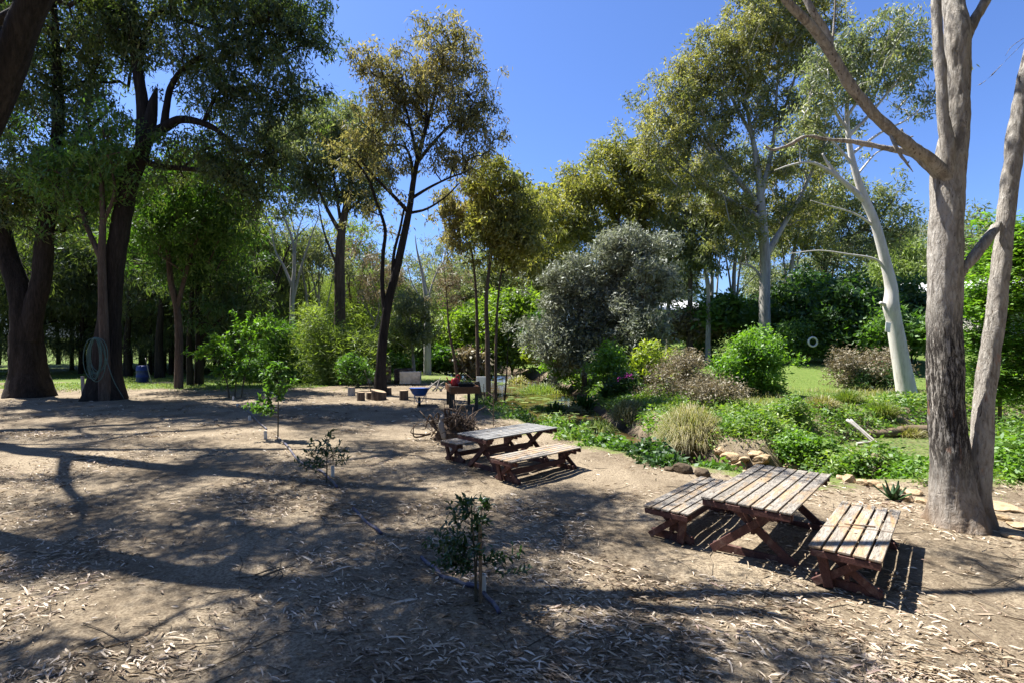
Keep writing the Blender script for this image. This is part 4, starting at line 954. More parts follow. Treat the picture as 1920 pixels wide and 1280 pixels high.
def bark_r():
    m, nt, out = M('flaking pale bark with charred flakes'); v = coords(nt, 'Object', (7, 7, 2.2)); n1 = noise(nt, v, 3, 7, .7, .4); n2 = noise(nt, coords(nt, 'Object', (2, 2, .6)), 1.2, 4, .6)
    c = ramp(nt, n1, [(.25, (.10, .08, .065)), (.42, (.26, .235, .205)), (.55, (.385, .36, .325)), (.75, (.49, .47, .435))])
    c = mixc(nt, ramp(nt, n2, [(.45, (0, 0, 0)), (.62, (.6, .6, .6))]), c, (.44, .405, .36))
    c = mixc(nt, ramp(nt, noise(nt, coords(nt, 'Object', (4, 4, 1.2)), 2.2, 6, .7, .8), [(.52, (0, 0, 0)), (.60, (.8, .8, .8))]), c, (.19, .17, .15))
    sep = nt.nodes.new('ShaderNodeSeparateXYZ'); nt.links.new(coords(nt, 'Object'), sep.inputs[0])
    band = ramp(nt, nd_map(nt, sep.outputs[2], 0, 5), [(.10, (0, 0, 0)), (.22, (1, 1, 1)), (.50, (1, 1, 1)), (.62, (0, 0, 0))])
    xm = ramp(nt, nd_map(nt, sep.outputs[0], -.6, .6), [(.50, (1, 1, 1)), (.68, (0, 0, 0))])
    fl = noise(nt, coords(nt, 'Object', (11, 11, 1.7)), 3.0, 8, .8, .5)
    ff = ramp(nt, fl, [(.47, (0, 0, 0)), (.53, (1, 1, 1))]); ff = mixc(nt, 1, ff, band, 'MULTIPLY'); ff = mixc(nt, 1, ff, xm, 'MULTIPLY')
    c = mixc(nt, ff, c, (.035, .030, .027))
    ft = ramp(nt, nd_map(nt, sep.outputs[2], 0, 1), [(.0, (1, 1, 1)), (.45, (.35, .35, .35)), (.8, (0, 0, 0))]); ft = mixc(nt, 1, ft, ramp(nt, n2, [(.3, (.2, .2, .2)), (.6, (1, 1, 1))]), 'MULTIPLY')
    c = mixc(nt, ft, c, (.21, .145, .095))
    pk_ = ramp(nt, noise(nt, coords(nt, 'Object', (3, 3, 1)), 2.4, 4, .6), [(.60, (0, 0, 0)), (.67, (.7, .7, .7))]); c = mixc(nt, mixc(nt, 1, pk_, band, 'MULTIPLY'), c, (.36, .20, .14))
    ck = ramp(nt, noise(nt, coords(nt, 'Object', (7, 7, .9)), 4, 3, .5, 1.5), [(.30, (1, 1, 1)), (.35, (0, 0, 0))]); c = mixc(nt, ck, c, (.08, .06, .045))
    h = nd(nt, 'Math', operation='MULTIPLY_ADD'); nt.links.new(ff, h.inputs[0]); h.inputs[1].default_value = .5; nt.links.new(n1, h.inputs[2])
    principled(nt, out, c, .9, h.outputs[0], 1.0, .07, .15); return m


def nd_map(nt, s, lo, hi):
    n = nd(nt, 'MapRange'); nt.links.new(s, n.inputs[0]); n.inputs[1].default_value = lo; n.inputs[2].default_value = hi; return n.outputs[0]


wo = t.wood('trunk', bark_r(), r, .010, barkamp=.02)
me = wo.data; nv = len(me.vertices); cv = np.zeros(nv * 3, np.float32); nvv = np.zeros(nv * 3, np.float32); me.vertices.foreach_get('co', cv); me.vertex_normals.foreach_get('vector', nvv); cv = cv.reshape(-1, 3); nvv = nvv.reshape(-1, 3)
for i in range(nv):
    x_, y_, z_ = (float(q) for q in cv[i])
    if z_ > 8 or abs(x_) > 1.2 and z_ > 6: continue
    dd = .015 * mnoise.noise((x_ * 9, y_ * 9, z_ * 2.6)) + .008 * mnoise.noise((x_ * 22, y_ * 22, z_ * 6)) + .016 * mnoise.noise((x_ * 3, y_ * 3, z_ * 1.1))
    if z_ < .5: th = math.atan2(y_, x_); dd += .06 * (1 - max(0, z_) / .5) ** 2 * (.4 + math.cos(5 * th + 1.2) * .5 + math.cos(3 * th) * .3)
    cv[i] += nvv[i] * dd
me.vertices.foreach_set('co', cv.ravel()); me.update()
t.crown('crown', lf_gum, r, 34, .15, .03, .33)

# ---- leaning gum whose crown hangs over the clearing (trunk enters the picture at the top left corner)
def shade(t, u, v, ru, rv, n, h, cr=.34, thick=.6, per=5):
    g = G(u, v); h = max(h, 5.0 + .95 * g[1]) if g[1] < 17 else h; c = g + SUN * h; t.clumps(c, (max(.25, ru * g[1] / F), max(.25, rv * g[1] ** 2 / (F * H)), thick), n, per, cr, 0)
b = np.array([-10.6, 8.5, 0.]); b[2] = tz(b[0], b[1]); t = Tree(b, 33, .4)
t.limb([b - [0, 0, .2], (-10.2, 8.3, 1.6), (-9.4, 8.1, 3.6), (-8.55, 8, 5.3), (-7.95, 8, 6.6), (-7.4, 8, 8.0), (-6.4, 8.4, 10.2), (-5.2, 8.8, 12.6), (-4.4, 9, 14.2)], .42, .1, ok_from=.85, sides=18, radii=[.36, .27, .235, .22, .21, .19, .16, .12, .07])
t.limb([(-7.25, 8, 8.4), (-5.4, 8.2, 9.7), (-3.4, 8.3, 10.3), (-1.4, 8.4, 10.6), (.6, 8.6, 11.0)], .15, .05, ok_from=.1)
t.limb([(-6.9, 8.1, 9.2), (-6.0, 9.8, 11.4), (-5.6, 11.6, 13), (-5.0, 13, 14)], .14, .05, ok_from=.1)
t.limb([(-7.3, 8, 8.2), (-8.6, 9.6, 11), (-10, 11, 12.8), (-12, 12, 14)], .15, .05, ok_from=.1)
t.limb([(-5.4, 8.2, 9.7), (-4.3, 7.2, 10.2), (-3.2, 6.4, 10.4), (-2.4, 5.8, 10.6)], .08, .03, ok_from=.1)
for q in SHADE_NEAR: shade(t, *q)
t.grow(bias=.2)
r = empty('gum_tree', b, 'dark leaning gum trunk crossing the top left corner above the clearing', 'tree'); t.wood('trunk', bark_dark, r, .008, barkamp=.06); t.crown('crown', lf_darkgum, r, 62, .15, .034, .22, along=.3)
# hanging green spray at the very corner
# ---- second tree out to the left with the long shadow-casting limbs
b = np.array([-23., 16.5, 0.]); b[2] = tz(b[0], b[1]); t = Tree(b, 34, .5)
t.limb([b - [0, 0, .2], (-22.6, 16.6, 3), (-21.6, 16.8, 7), (-19.4, 16.6, 10.6), (-16.2, 15.4, 12.6), (-13, 14.3, 13.2), (-10.4, 13.6, 13.6), (-8.4, 13.2, 14.2)], .5, .12, ok_from=.5, sides=14)
t.limb([(-18.2, 16.2, 11.6), (-15.5, 16.4, 13.4), (-12.4, 16.6, 14.6), (-9.6, 16.4, 15.2)], .17, .05, ok_from=.2)
t.limb([(-16.2, 15.4, 12.6), (-14.6, 13.4, 13.0), (-13.4, 12.2, 13.6), (-12.6, 11, 14)], .14, .04, ok_from=.2)
t.limb([(-21.0, 16.8, 8.4), (-21, 20, 14), (-20, 24, 19.5), (-18.5, 28, 24)], .26, .06, ok_from=.3)
t.limb([(-20.4, 16.7, 9.2), (-21.2, 15, 12), (-21, 13.6, 14.5)], .2, .05, ok_from=.2)
for q in SHADE_LEFT: shade(t, *q)
t.grow(bias=.2)
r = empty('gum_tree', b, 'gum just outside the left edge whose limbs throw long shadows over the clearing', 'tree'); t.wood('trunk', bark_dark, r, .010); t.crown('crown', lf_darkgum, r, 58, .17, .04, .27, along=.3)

# ---- big dark trees on the left
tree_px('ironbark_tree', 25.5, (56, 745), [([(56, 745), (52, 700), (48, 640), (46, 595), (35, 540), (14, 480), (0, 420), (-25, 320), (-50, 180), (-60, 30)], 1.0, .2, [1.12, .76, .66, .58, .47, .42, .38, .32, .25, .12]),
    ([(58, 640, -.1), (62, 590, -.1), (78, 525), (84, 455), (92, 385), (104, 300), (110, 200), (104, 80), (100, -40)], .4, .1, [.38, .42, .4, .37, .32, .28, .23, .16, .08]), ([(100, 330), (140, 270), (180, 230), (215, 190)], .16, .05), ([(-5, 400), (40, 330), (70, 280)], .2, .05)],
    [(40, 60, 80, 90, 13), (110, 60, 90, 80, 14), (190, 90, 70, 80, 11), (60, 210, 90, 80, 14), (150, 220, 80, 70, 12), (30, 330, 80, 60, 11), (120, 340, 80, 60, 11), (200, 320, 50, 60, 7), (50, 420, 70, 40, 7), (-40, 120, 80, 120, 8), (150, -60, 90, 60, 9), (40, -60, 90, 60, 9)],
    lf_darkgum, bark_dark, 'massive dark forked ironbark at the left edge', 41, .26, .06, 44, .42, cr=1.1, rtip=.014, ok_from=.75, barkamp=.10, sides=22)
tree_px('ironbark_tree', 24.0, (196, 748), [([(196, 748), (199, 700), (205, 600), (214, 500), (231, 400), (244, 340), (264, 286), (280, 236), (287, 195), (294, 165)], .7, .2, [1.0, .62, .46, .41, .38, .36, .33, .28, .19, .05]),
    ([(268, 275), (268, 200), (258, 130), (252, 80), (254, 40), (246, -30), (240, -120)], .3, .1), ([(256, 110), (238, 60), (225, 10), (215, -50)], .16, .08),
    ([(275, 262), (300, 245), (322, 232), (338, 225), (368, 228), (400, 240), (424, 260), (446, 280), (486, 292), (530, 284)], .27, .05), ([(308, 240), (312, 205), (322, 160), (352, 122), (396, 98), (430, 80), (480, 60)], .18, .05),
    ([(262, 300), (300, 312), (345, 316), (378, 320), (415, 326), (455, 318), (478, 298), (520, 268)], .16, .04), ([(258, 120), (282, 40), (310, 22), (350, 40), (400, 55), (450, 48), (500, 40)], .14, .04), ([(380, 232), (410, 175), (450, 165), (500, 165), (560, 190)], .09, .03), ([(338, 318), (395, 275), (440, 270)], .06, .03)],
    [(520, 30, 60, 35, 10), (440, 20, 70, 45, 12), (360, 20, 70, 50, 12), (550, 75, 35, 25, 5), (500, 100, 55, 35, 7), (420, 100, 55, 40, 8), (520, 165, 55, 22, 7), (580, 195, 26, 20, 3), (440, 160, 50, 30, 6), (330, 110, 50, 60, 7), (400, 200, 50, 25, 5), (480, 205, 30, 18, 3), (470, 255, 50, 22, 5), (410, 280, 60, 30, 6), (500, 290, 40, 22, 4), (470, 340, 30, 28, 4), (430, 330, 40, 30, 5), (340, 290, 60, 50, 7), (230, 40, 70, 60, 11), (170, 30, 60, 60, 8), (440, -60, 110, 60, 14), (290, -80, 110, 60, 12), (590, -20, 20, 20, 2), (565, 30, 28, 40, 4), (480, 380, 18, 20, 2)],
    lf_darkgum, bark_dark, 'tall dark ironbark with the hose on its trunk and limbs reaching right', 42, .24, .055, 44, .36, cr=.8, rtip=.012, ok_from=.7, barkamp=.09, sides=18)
tree_px('slender_gum', 23.4, (196, 744), [([(196, 744), (196, 650), (193, 560), (191, 480), (193, 400), (190, 320), (196, 240)], .3, .06, [.25, .19, .175, .155, .12, .09, .05]), ([(191, 490), (165, 430), (148, 380), (118, 330), (80, 300)], .13, .04), ([(193, 420), (215, 360), (205, 300)], .09, .04)],
    [(180, 330, 60, 50, 8), (110, 310, 55, 45, 7), (220, 270, 50, 50, 6), (150, 400, 45, 30, 3)], lf_mid, bark_brown, 'straight lighter trunk standing against the hose tree', 43, .24, .06, 36, .4, cr=.9, ok_from=.6)
tree_px('slender_gum', 30, (335, 712), [([(335, 712), (336, 640), (332, 580), (320, 525), (316, 460), (321, 400), (322, 340), (332, 270)], .25, .07), ([(332, 580), (352, 500), (372, 440), (392, 390)], .14, .05), ([(318, 470), (290, 410), (270, 370)], .12, .05)],
    [(330, 330, 60, 50, 11), (400, 350, 60, 50, 11), (270, 370, 55, 50, 9), (430, 410, 50, 40, 8), (350, 420, 60, 45, 9), (280, 440, 50, 45, 7), (450, 350, 30, 40, 5), (400, 470, 40, 30, 4)], lf_mid, bark_brown, 'wavy brown trunk between the hose tree and the bright shrub', 44, .28, .07, 46, .45, cr=1.0, ok_from=.55)
for i, (u, v, Yd, rr, top, lab) in enumerate(((357, 706, 33, .22, 380, 'straight dark trunk, left one of the close pair behind the bright shrub'), (373, 706, 33.5, .30, 360, 'thicker dark trunk of the close pair behind the bright shrub'), (300, 690, 40, .4, 300, 'dim trunk deep in the shade right of the blue drum'), (240, 690, 42, .35, 300, 'dim trunk deep in the shade just behind the hose tree'))):
    tree_px('dark_tree', Yd, (u, v), [([(u, v), (u + 1, 640), (u - 1, 540), (u + 5, 450), (u + 3, top)], rr, .08), ([(u, 640), (u + 40, 600), (u + 80, 580), (u + 100, 545)], .1, .03)] if i == 1 else [([(u, v), (u - 2, 640), (u + 3, 540), (u, top)], rr, .08)],
        [(u + 10, 450, 60, 50, 8), (u - 40, 500, 50, 45, 6), (u + 50, 520, 50, 45, 7), (u, 380, 60, 50, 8), (u + 70, 590, 30, 30, 3)] if i < 2 else [(u, 420, 70, 60, 9), (u - 30, 330, 70, 60, 9), (u + 40, 520, 60, 50, 7)], lf_casu if i % 2 else lf_deep, bark_dark, lab, 60 + i, .34, .06, 44, .5, group='dark trees behind the hose tree', cr=1.2, ok_from=.5)

# ---- centre
tree_px('leaning_gum', 25.5, (713, 745), [([(713, 745), (714, 690), (720, 620), (730, 560), (745, 500), (758, 440), (768, 390), (775, 340), (783, 300), (797, 245), (815, 180), (832, 105)], .36, .04, [.40, .26, .225, .21, .195, .18, .16, .135, .12, .10, .07, .035]),
    ([(724, 600), (717, 540), (718, 480), (722, 430), (706, 380), (690, 335), (665, 300)], .13, .05), ([(735, 545), (738, 480), (750, 430), (758, 390)], .1, .05), ([(768, 400), (735, 365), (700, 330), (676, 300)], .12, .04), ([(775, 345), (770, 300), (757, 275), (725, 272), (700, 262)], .1, .03), ([(782, 305), (815, 265), (850, 230), (885, 205)], .11, .03),
    ([(772, 372), (805, 352), (840, 335), (880, 320)], .09, .03), ([(768, 400), (800, 392), (835, 370), (860, 345)], .08, .03), ([(783, 300), (772, 250), (760, 200), (745, 160)], .1, .03), ([(797, 245), (800, 190), (790, 140)], .07, .03)],
    [(835, 80, 50, 32, 9), (880, 75, 22, 30, 3), (780, 140, 60, 42, 14), (850, 150, 55, 45, 12), (700, 125, 30, 25, 5), (712, 180, 45, 36, 8), (765, 215, 65, 42, 13), (870, 220, 50, 40, 11), (905, 255, 28, 28, 5), (690, 255, 40, 32, 6), (830, 290, 50, 32, 7), (735, 300, 40, 30, 4), (655, 290, 30, 30, 4), (880, 310, 28, 22, 3), (708, 400, 32, 30, 3)],
    lf_tan, bark_dark, 'slender dark trunked gum leaning right, its ochre crown alone against the sky', 45, .21, .055, 32, .30, cr=.75, ok_from=.6, rtip=.011)
tree_px('forked_gum', 40, (637, 640), [([(637, 640), (637, 560), (637, 490), (641, 430), (654, 365), (664, 300), (662, 235)], .46, .08, [.5, .43, .38, .33, .22, .15, .06]), ([(640, 440), (615, 395), (590, 340), (562, 285)], .2, .05), ([(637, 510), (620, 470), (606, 430), (596, 380)], .13, .04), ([(645, 400), (680, 370), (705, 330)], .14, .05), ([(641, 430), (630, 360), (620, 290), (610, 240)], .15, .05)],
    [(600, 235, 55, 40, 11), (660, 225, 45, 34, 9), (560, 280, 48, 42, 9), (620, 310, 60, 45, 12), (690, 300, 45, 45, 9), (525, 262, 28, 25, 4), (590, 370, 50, 34, 7), (680, 370, 45, 34, 6), (545, 330, 30, 30, 4), (700, 240, 30, 30, 4)],
    lf_gum, bark_brown, 'forked gum with a dull grey green crown left of the leaning gum', 46, .36, .09, 46, .5, cr=1.1, ok_from=.5)
tree_px('dead_tree', 38, (548, 640), [([(548, 640), (548, 560), (552, 500), (548, 450), (530, 400), (520, 350)], .22, .03), ([(549, 540), (532, 500), (516, 470), (508, 425), (495, 400)], .13, .02), ([(550, 560), (565, 500), (585, 440), (600, 400)], .12, .02), ([(552, 480), (560, 430), (575, 390)], .07, .02)],
    [(520, 380, 40, 40, 8), (560, 420, 50, 40, 8), (500, 430, 40, 40, 6), (590, 430, 30, 40, 4)], None, bark_dead, 'leafless bleached tree with crooked limbs against the sky', 47, 0, 0, rtip=.011, ok_from=.4, npb=3)
tree_px('dead_tree', 45, (801, 695), [([(801, 695), (801, 630), (800, 570), (792, 515), (782, 470), (778, 440)], .33, .04, [.36, .3, .22, .13, .07, .02]), ([(800, 570), (815, 520), (832, 490), (852, 462), (868, 447)], .1, .02), ([(800, 600), (788, 560), (772, 530), (765, 500)], .1, .03), ([(832, 490), (838, 460), (842, 430)], .07, .02)],
    [(800, 490, 34, 44, 9), (845, 480, 30, 36, 8), (770, 490, 24, 30, 5)], None, bark_dead, 'pale dead trunk at the far edge of the pond behind the wheelbarrow', 48, 0, 0, rtip=.012, npb=3)
tri = [('left one of the three slender trunks behind the white board', 897, 735, 29.2, [(897, 735), (895, 630), (892, 540), (884, 470), (870, 420)], .13, [(885, 400, 45, 38, 8), (850, 385, 28, 25, 3), (872, 455, 34, 30, 4), (895, 350, 28, 24, 3)]),
       ('middle and stoutest of the three slender trunks, behind the white board', 915, 742, 28, [(915, 742), (914, 640), (912, 560), (920, 480), (925, 400), (926, 330)], .17, [(926, 335, 36, 30, 8), (950, 385, 45, 36, 8), (915, 420, 48, 34, 8), (960, 440, 40, 32, 6)]),
       ('right hand slender trunk of the three beside the white board', 929, 735, 29, [(930, 738), (930, 640), (934, 560), (944, 490), (965, 420)], .10, [(985, 430, 36, 34, 6), (965, 370, 30, 30, 4), (945, 480, 38, 30, 5), (1000, 400, 22, 24, 3)])]
for i, (lab, u, v, Yd, ln, rr, bl) in enumerate(tri):
    tree_px('slender_tree', Yd, (u, v), [(ln, rr, .03)], bl, lf_gold if i else lf_tan, bark_brown, lab, 70 + i, .26, .075, 48, .36, group='slender trees by the white board', cr=.8, ok_from=.6)
tree_px('slender_tree', 31, (861, 728), [([(861, 728), (852, 670), (842, 620), (838, 560), (832, 500)], .12, .02)], [(838, 560, 20, 30, 3), (825, 520, 16, 25, 2), (845, 510, 16, 20, 2)], lf_dry, bark_brown, 'thin curved trunk with sparse brown leaves left of the three slender ones', 74, .2, .05, 20, .3, cr=.6)
tree_px('slender_tree', 28.3, (944, 745), [([(944, 745), (950, 700), (952, 660), (954, 620)], .06, .012)], [], None, bark_dark, 'bare thin leaning stem at the pond edge right of the white board', 75, 0, 0)
tree_px('slender_tree', 38, (778, 716), [([(778, 716), (773, 650), (769, 600), (771, 560)], .15, .03)], [(770, 580, 34, 30, 7), (755, 620, 24, 22, 3), (790, 610, 22, 26, 3)], lf_gum, bark_greywhite, 'small dull leaved tree rising behind the wrapped pallet', 76, .34, .08, 46, .4, cr=.8)
tree_px('slender_tree', 60, (752, 668), [([(752, 668), (752, 620), (752, 590)], .3, .05)], [(752, 615, 26, 16, 4), (752, 590, 20, 14, 3), (752, 638, 28, 14, 4)], lf_fern, bark_greywhite, 'small tiered yellow green tree beside the far pale car', 77, .5, .12, 46, .6, cr=1.0)

# ---- right bank
tree_px('silver_wattle', 33, (1095, 690), [([(1095, 690), (1098, 620), (1090, 560), (1075, 520)], .2, .04), ([(1098, 660), (1130, 590), (1150, 530), (1165, 490)], .17, .04), ([(1100, 680), (1060, 630), (1040, 590)], .12, .03), ([(1100, 685), (1160, 640), (1190, 590)], .13, .03)],
    [(1075, 545, 55, 42, 16), (1135, 525, 60, 44, 15), (1045, 605, 42, 45, 12), (1110, 620, 60, 45, 16), (1030, 650, 30, 30, 6), (1165, 590, 50, 45, 12), (1155, 480, 45, 30, 7), (1080, 665, 50, 25, 8), (1150, 650, 45, 30, 8), (1040, 540, 30, 30, 5)],
    lf_silver, bark_twig, 'large silver grey wattle bush on the far bank', 49, .24, .075, 70, .42, cr=.9, bs=.8, droop=.0, ok_from=.2)
tree_px('silver_wattle', 31, (1205, 650), [([(1205, 660), (1206, 600), (1204, 540), (1208, 470)], .13, .03)], [(1205, 560, 32, 40, 8), (1245, 540, 26, 40, 6), (1180, 455, 30, 26, 4), (1235, 460, 22, 26, 3), (1215, 500, 30, 30, 5), (1190, 620, 28, 28, 5), (1225, 620, 26, 26, 5)], lf_silver, bark_twig, 'narrow silvery tree with a thin dark stem right of the big silver wattle', 50, .24, .075, 60, .4, cr=.7, droop=.2)
tree_px('tall_gum', 42, (1434, 622), [([(1434, 622), (1434, 550), (1435, 490), (1430, 420), (1425, 360), (1418, 300), (1408, 245), (1395, 180)], .52, .08, [.5, .42, .41, .37, .29, .23, .16, .07]),
    ([(1433, 485), (1468, 425), (1505, 360), (1532, 300), (1560, 235)], .27, .06), ([(1425, 375), (1442, 305), (1452, 250), (1456, 180), (1462, 95)], .24, .06), ([(1420, 385), (1382, 335), (1340, 285), (1302, 228), (1272, 185)], .26, .06), ([(1428, 410), (1362, 372), (1305, 335), (1250, 290)], .22, .05),
    ([(1434, 535), (1412, 502), (1372, 490), (1340, 470)], .14, .03), ([(1408, 250), (1375, 190), (1350, 130), (1340, 90)], .15, .04), ([(1340, 285), (1320, 220), (1310, 160)], .12, .04), ([(1452, 250), (1480, 180), (1500, 110), (1520, 60)], .14, .04)],
    [(1235, 215, 36, 36, 9), (1290, 150, 50, 40, 13), (1355, 95, 50, 40, 13), (1425, 55, 52, 34, 12), (1490, 30, 50, 32, 10), (1535, 30, 28, 28, 4), (1265, 270, 48, 34, 9), (1325, 215, 52, 40, 11), (1395, 150, 52, 40, 11), (1465, 110, 50, 36, 9), (1345, 290, 50, 32, 7), (1230, 285, 30, 25, 4), (1310, 345, 50, 30, 6), (1500, 180, 40, 36, 5), (1540, 250, 36, 36, 5), (1460, 0, 70, 25, 8), (1420, 225, 40, 30, 6), (1500, 300, 36, 30, 5), (1370, 380, 50, 34, 7), (1440, 330, 36, 30, 5), (1480, 400, 40, 30, 5), (1550, 120, 40, 34, 5), (1390, 440, 40, 26, 4)],
    lf_olive, bark_greywhite, 'tallest gum on the right with a straight grey trunk and spreading olive gold crown', 51, .29, .085, 58, .5, cr=1.2, rtip=.022, ok_from=.55, droop=.6, steep=.7, bias=1.5)
tree_px('pale_gum', 22, (1704, 742), [([(1704, 742), (1690, 680), (1677, 605), (1671, 575), (1671, 540), (1660, 490), (1641, 420), (1621, 372), (1606, 330), (1594, 280), (1588, 220), (1590, 160), (1596, 105)], .42, .05, [.40, .33, .285, .31, .235, .2, .175, .165, .135, .11, .09, .07, .035]),
    ([(1672, 580), (1660, 572), (1650, 568)], .14, .06), ([(1622, 377), (1592, 350), (1556, 322), (1520, 305), (1482, 310), (1452, 320)], .14, .02), ([(1572, 332), (1552, 306), (1542, 288)], .09, .03), ([(1660, 505), (1640, 486), (1590, 477), (1535, 470), (1480, 476)], .07, .015), ([(1641, 425), (1600, 400), (1545, 384), (1520, 376)], .06, .015),
    ([(1591, 255), (1622, 225), (1660, 180), (1702, 125)], .09, .03), ([(1590, 245), (1562, 200), (1552, 130)], .08, .03), ([(1596, 290), (1650, 250), (1700, 225), (1735, 195)], .07, .02), ([(1600, 310), (1560, 265), (1520, 235)], .07, .02), ([(1588, 220), (1625, 160), (1640, 100)], .07, .02), ([(1606, 330), (1640, 290), (1660, 280)], .05, .02)],
    [(1590, 105, 45, 30, 8), (1650, 85, 50, 30, 9), (1705, 110, 38, 32, 7), (1555, 140, 40, 30, 6), (1540, 185, 36, 30, 4), (1630, 150, 48, 32, 7), (1695, 165, 32, 22, 3), (1725, 190, 20, 16, 2), (1515, 235, 32, 28, 3), (1600, 185, 38, 24, 3), (1680, 55, 30, 20, 4)],
    lf_gum, bark_white, 'white barked gum leaning left at the edge of the lawn', 52, .18, .05, 34, .28, cr=.65, ok_from=.7, barkamp=.03, sides=14, steep=.7, bias=1.5, rtip=.012)
t0 = P(1661, 614, 21.75); mb = MB(); mb.box((0, 0, 0), (.30, .03, .42)); o = mb.build('white_plate', white_p, None, .01); o.location = t0 + np.array([0, -.12, 0]); o.rotation_euler = (0, .12, .35); tag(o, 'small blank white plate fixed to the leaning white gum', 'plate')
G_ = 'gums behind the silver wattle'
tree_px('yellow_gum', 50, (1150, 640), [([(1150, 640), (1150, 550), (1140, 470), (1112, 400), (1100, 350)], .4, .06), ([(1150, 560), (1180, 470), (1200, 400), (1205, 330)], .25, .05), ([(1140, 480), (1080, 440), (1060, 420)], .15, .04), ([(1150, 520), (1160, 420), (1160, 350)], .2, .05)],
    [(1100, 345, 45, 32, 10), (1060, 400, 36, 34, 8), (1150, 310, 45, 30, 9), (1195, 290, 34, 30, 7), (1130, 385, 60, 38, 11), (1190, 360, 50, 40, 10), (1235, 330, 36, 36, 6), (1080, 440, 50, 32, 8), (1210, 425, 50, 34, 8), (1030, 450, 28, 26, 4), (1145, 450, 50, 30, 6)],
    lf_gold, bark_brown, 'rounded yellow green gum crown rising behind the silver wattle', 53, .37, .11, 58, .65, cr=1.4, ok_from=.4, group=G_, droop=.6, steep=.7, bias=1.5, rtip=.022)
tree_px('yellow_gum', 47, (1294, 622), [([(1292, 622), (1294, 540), (1297, 470), (1305, 420)], .33, .05), ([(1295, 520), (1270, 480), (1255, 450)], .12, .03), ([(1297, 470), (1330, 430), (1350, 400)], .14, .04)],
    [(1300, 420, 44, 34, 8), (1345, 400, 40, 32, 7), (1265, 455, 36, 30, 6), (1335, 455, 36, 28, 5), (1280, 390, 40, 30, 6)], lf_gum, bark_brown, 'brown trunked gum between the silver wattle and the tallest gum', 54, .36, .10, 38, .6, cr=1.2, group=G_, steep=.7, bias=1.5, rtip=.02)
for i, (u, v, Yd, lab, bl) in enumerate(((1327, 622, 45, 'slim pale trunk right of the brown trunked gum', [(1330, 470, 30, 25, 4), (1310, 500, 25, 20, 3)]), (1252, 610, 52, 'slim grey trunk in front of the white roof', [(1250, 500, 30, 30, 5), (1235, 470, 30, 28, 5), (1270, 520, 22, 22, 3)]))):
    tree_px('slim_gum', Yd, (u, v), [([(u, v), (u + 1, v - 60), (u - 6, v - 120), (u - 10, v - 160)], .26, .05)], bl, lf_gum, bark_greywhite, lab, 80 + i, .46, .12, 44, .5, group=G_, cr=1.0)
tree_px('dark_gum', 58, (1545, 600), [([(1545, 600), (1545, 520), (1550, 450), (1560, 390)], .5, .08), ([(1548, 480), (1600, 440), (1640, 430)], .25, .05), ([(1546, 500), (1505, 450), (1490, 420)], .22, .05)],
    [(1600, 425, 60, 34, 11), (1660, 440, 32, 26, 6), (1560, 375, 50, 36, 9), (1625, 365, 46, 24, 7), (1495, 435, 46, 42, 9), (1680, 405, 22, 22, 3), (1540, 470, 45, 30, 6), (1610, 480, 40, 28, 5)], lf_gum, bark_brown, 'dark crowned gum behind the leaning white gum', 55, .45, .12, 40, .7, cr=1.5, droop=.6, steep=.7, bias=1.5, rtip=.022)
tree_px('pine_tree', 75, (1690, 560), [([(1690, 560), (1690, 500), (1688, 450)], .4, .06)], [(1690, 470, 26, 22, 8), (1705, 500, 26, 20, 6), (1675, 505, 24, 20, 6)], lf_fern, bark_brown, 'hazy pale feathery tree showing between the two nearest right trunks', 56, .6, .12, 50, .9, cr=1.4)
tree_px('yellow_gum', 64, (1010, 640), [([(1010, 640), (1010, 520), (1008, 440), (1010, 380)], .4, .06), ([(1010, 500), (1040, 450)], .2, .05)], [(1010, 372, 32, 20, 6), (1000, 412, 42, 26, 7), (1040, 455, 36, 28, 6), (985, 460, 36, 28, 6), (1020, 510, 40, 30, 6)], lf_gold, bark_brown, 'far yellow green gum standing in the gap right of the slender trees', 57, .6, .17, 44, .8, cr=1.6, droop=.6)

GM = 'slim trees of the open wood behind the clearing'
wl_ = [(470, 715, 42, .16, 430, lf_fern, 'slim tree with thin yellow green foliage right of the dark pair'), (505, 712, 46, .15, 470, lf_gum, 'slim tree left of the bleached leafless tree'), (580, 700, 50, .2, 440, lf_gum, 'thin grey trunk between the bleached tree and the forked gum'), (607, 705, 44, .17, 450, lf_gum, 'dark slim trunk close to the left of the forked gum'), (668, 700, 52, .2, 430, lf_fern, 'slim tree between the forked gum and the leaning gum'), (690, 700, 48, .16, 480, lf_dry, 'slim dull tree just left of the leaning trunk'), (745, 695, 56, .2, 500, lf_gum, 'pale slim trunk right of the leaning gum'), (820, 690, 60, .2, 470, lf_gum, 'grey slim tree behind the pale dead trunk')]
for i, (u, v, Yd, rr, vt, mt, lab) in enumerate(wl_):
    q = np.random.default_rng(300 + i); a, c_ = q.normal() * 12, q.normal() * 14
    tree_px('slim_tree', Yd, (u, v), [([(u, v), (u + a * .3, v * .7 + vt * .3), (u + a, v * .4 + vt * .6), (u + c_, vt)], rr, .03), ([(u + a * .3, v * .66 + vt * .34), (u + a + 20, v * .4 + vt * .6), (u + a + 34, vt + 40)], rr * .5, .02), ([(u + a * .5, v * .55 + vt * .45), (u - 20, v * .3 + vt * .7), (u - 30, vt + 20)], rr * .5, .02)],
            [(u + c_, vt, 26, 22, 5), (u + a + 32, vt + 40, 22, 20, 4), (u - 28, vt + 30, 22, 20, 3), (u, vt + 60, 30, 30, 3)], mt, bark_greywhite if i % 2 else bark_brown, lab, 310 + i, .34, .085, 30, .5, group=GM, cr=1.2)
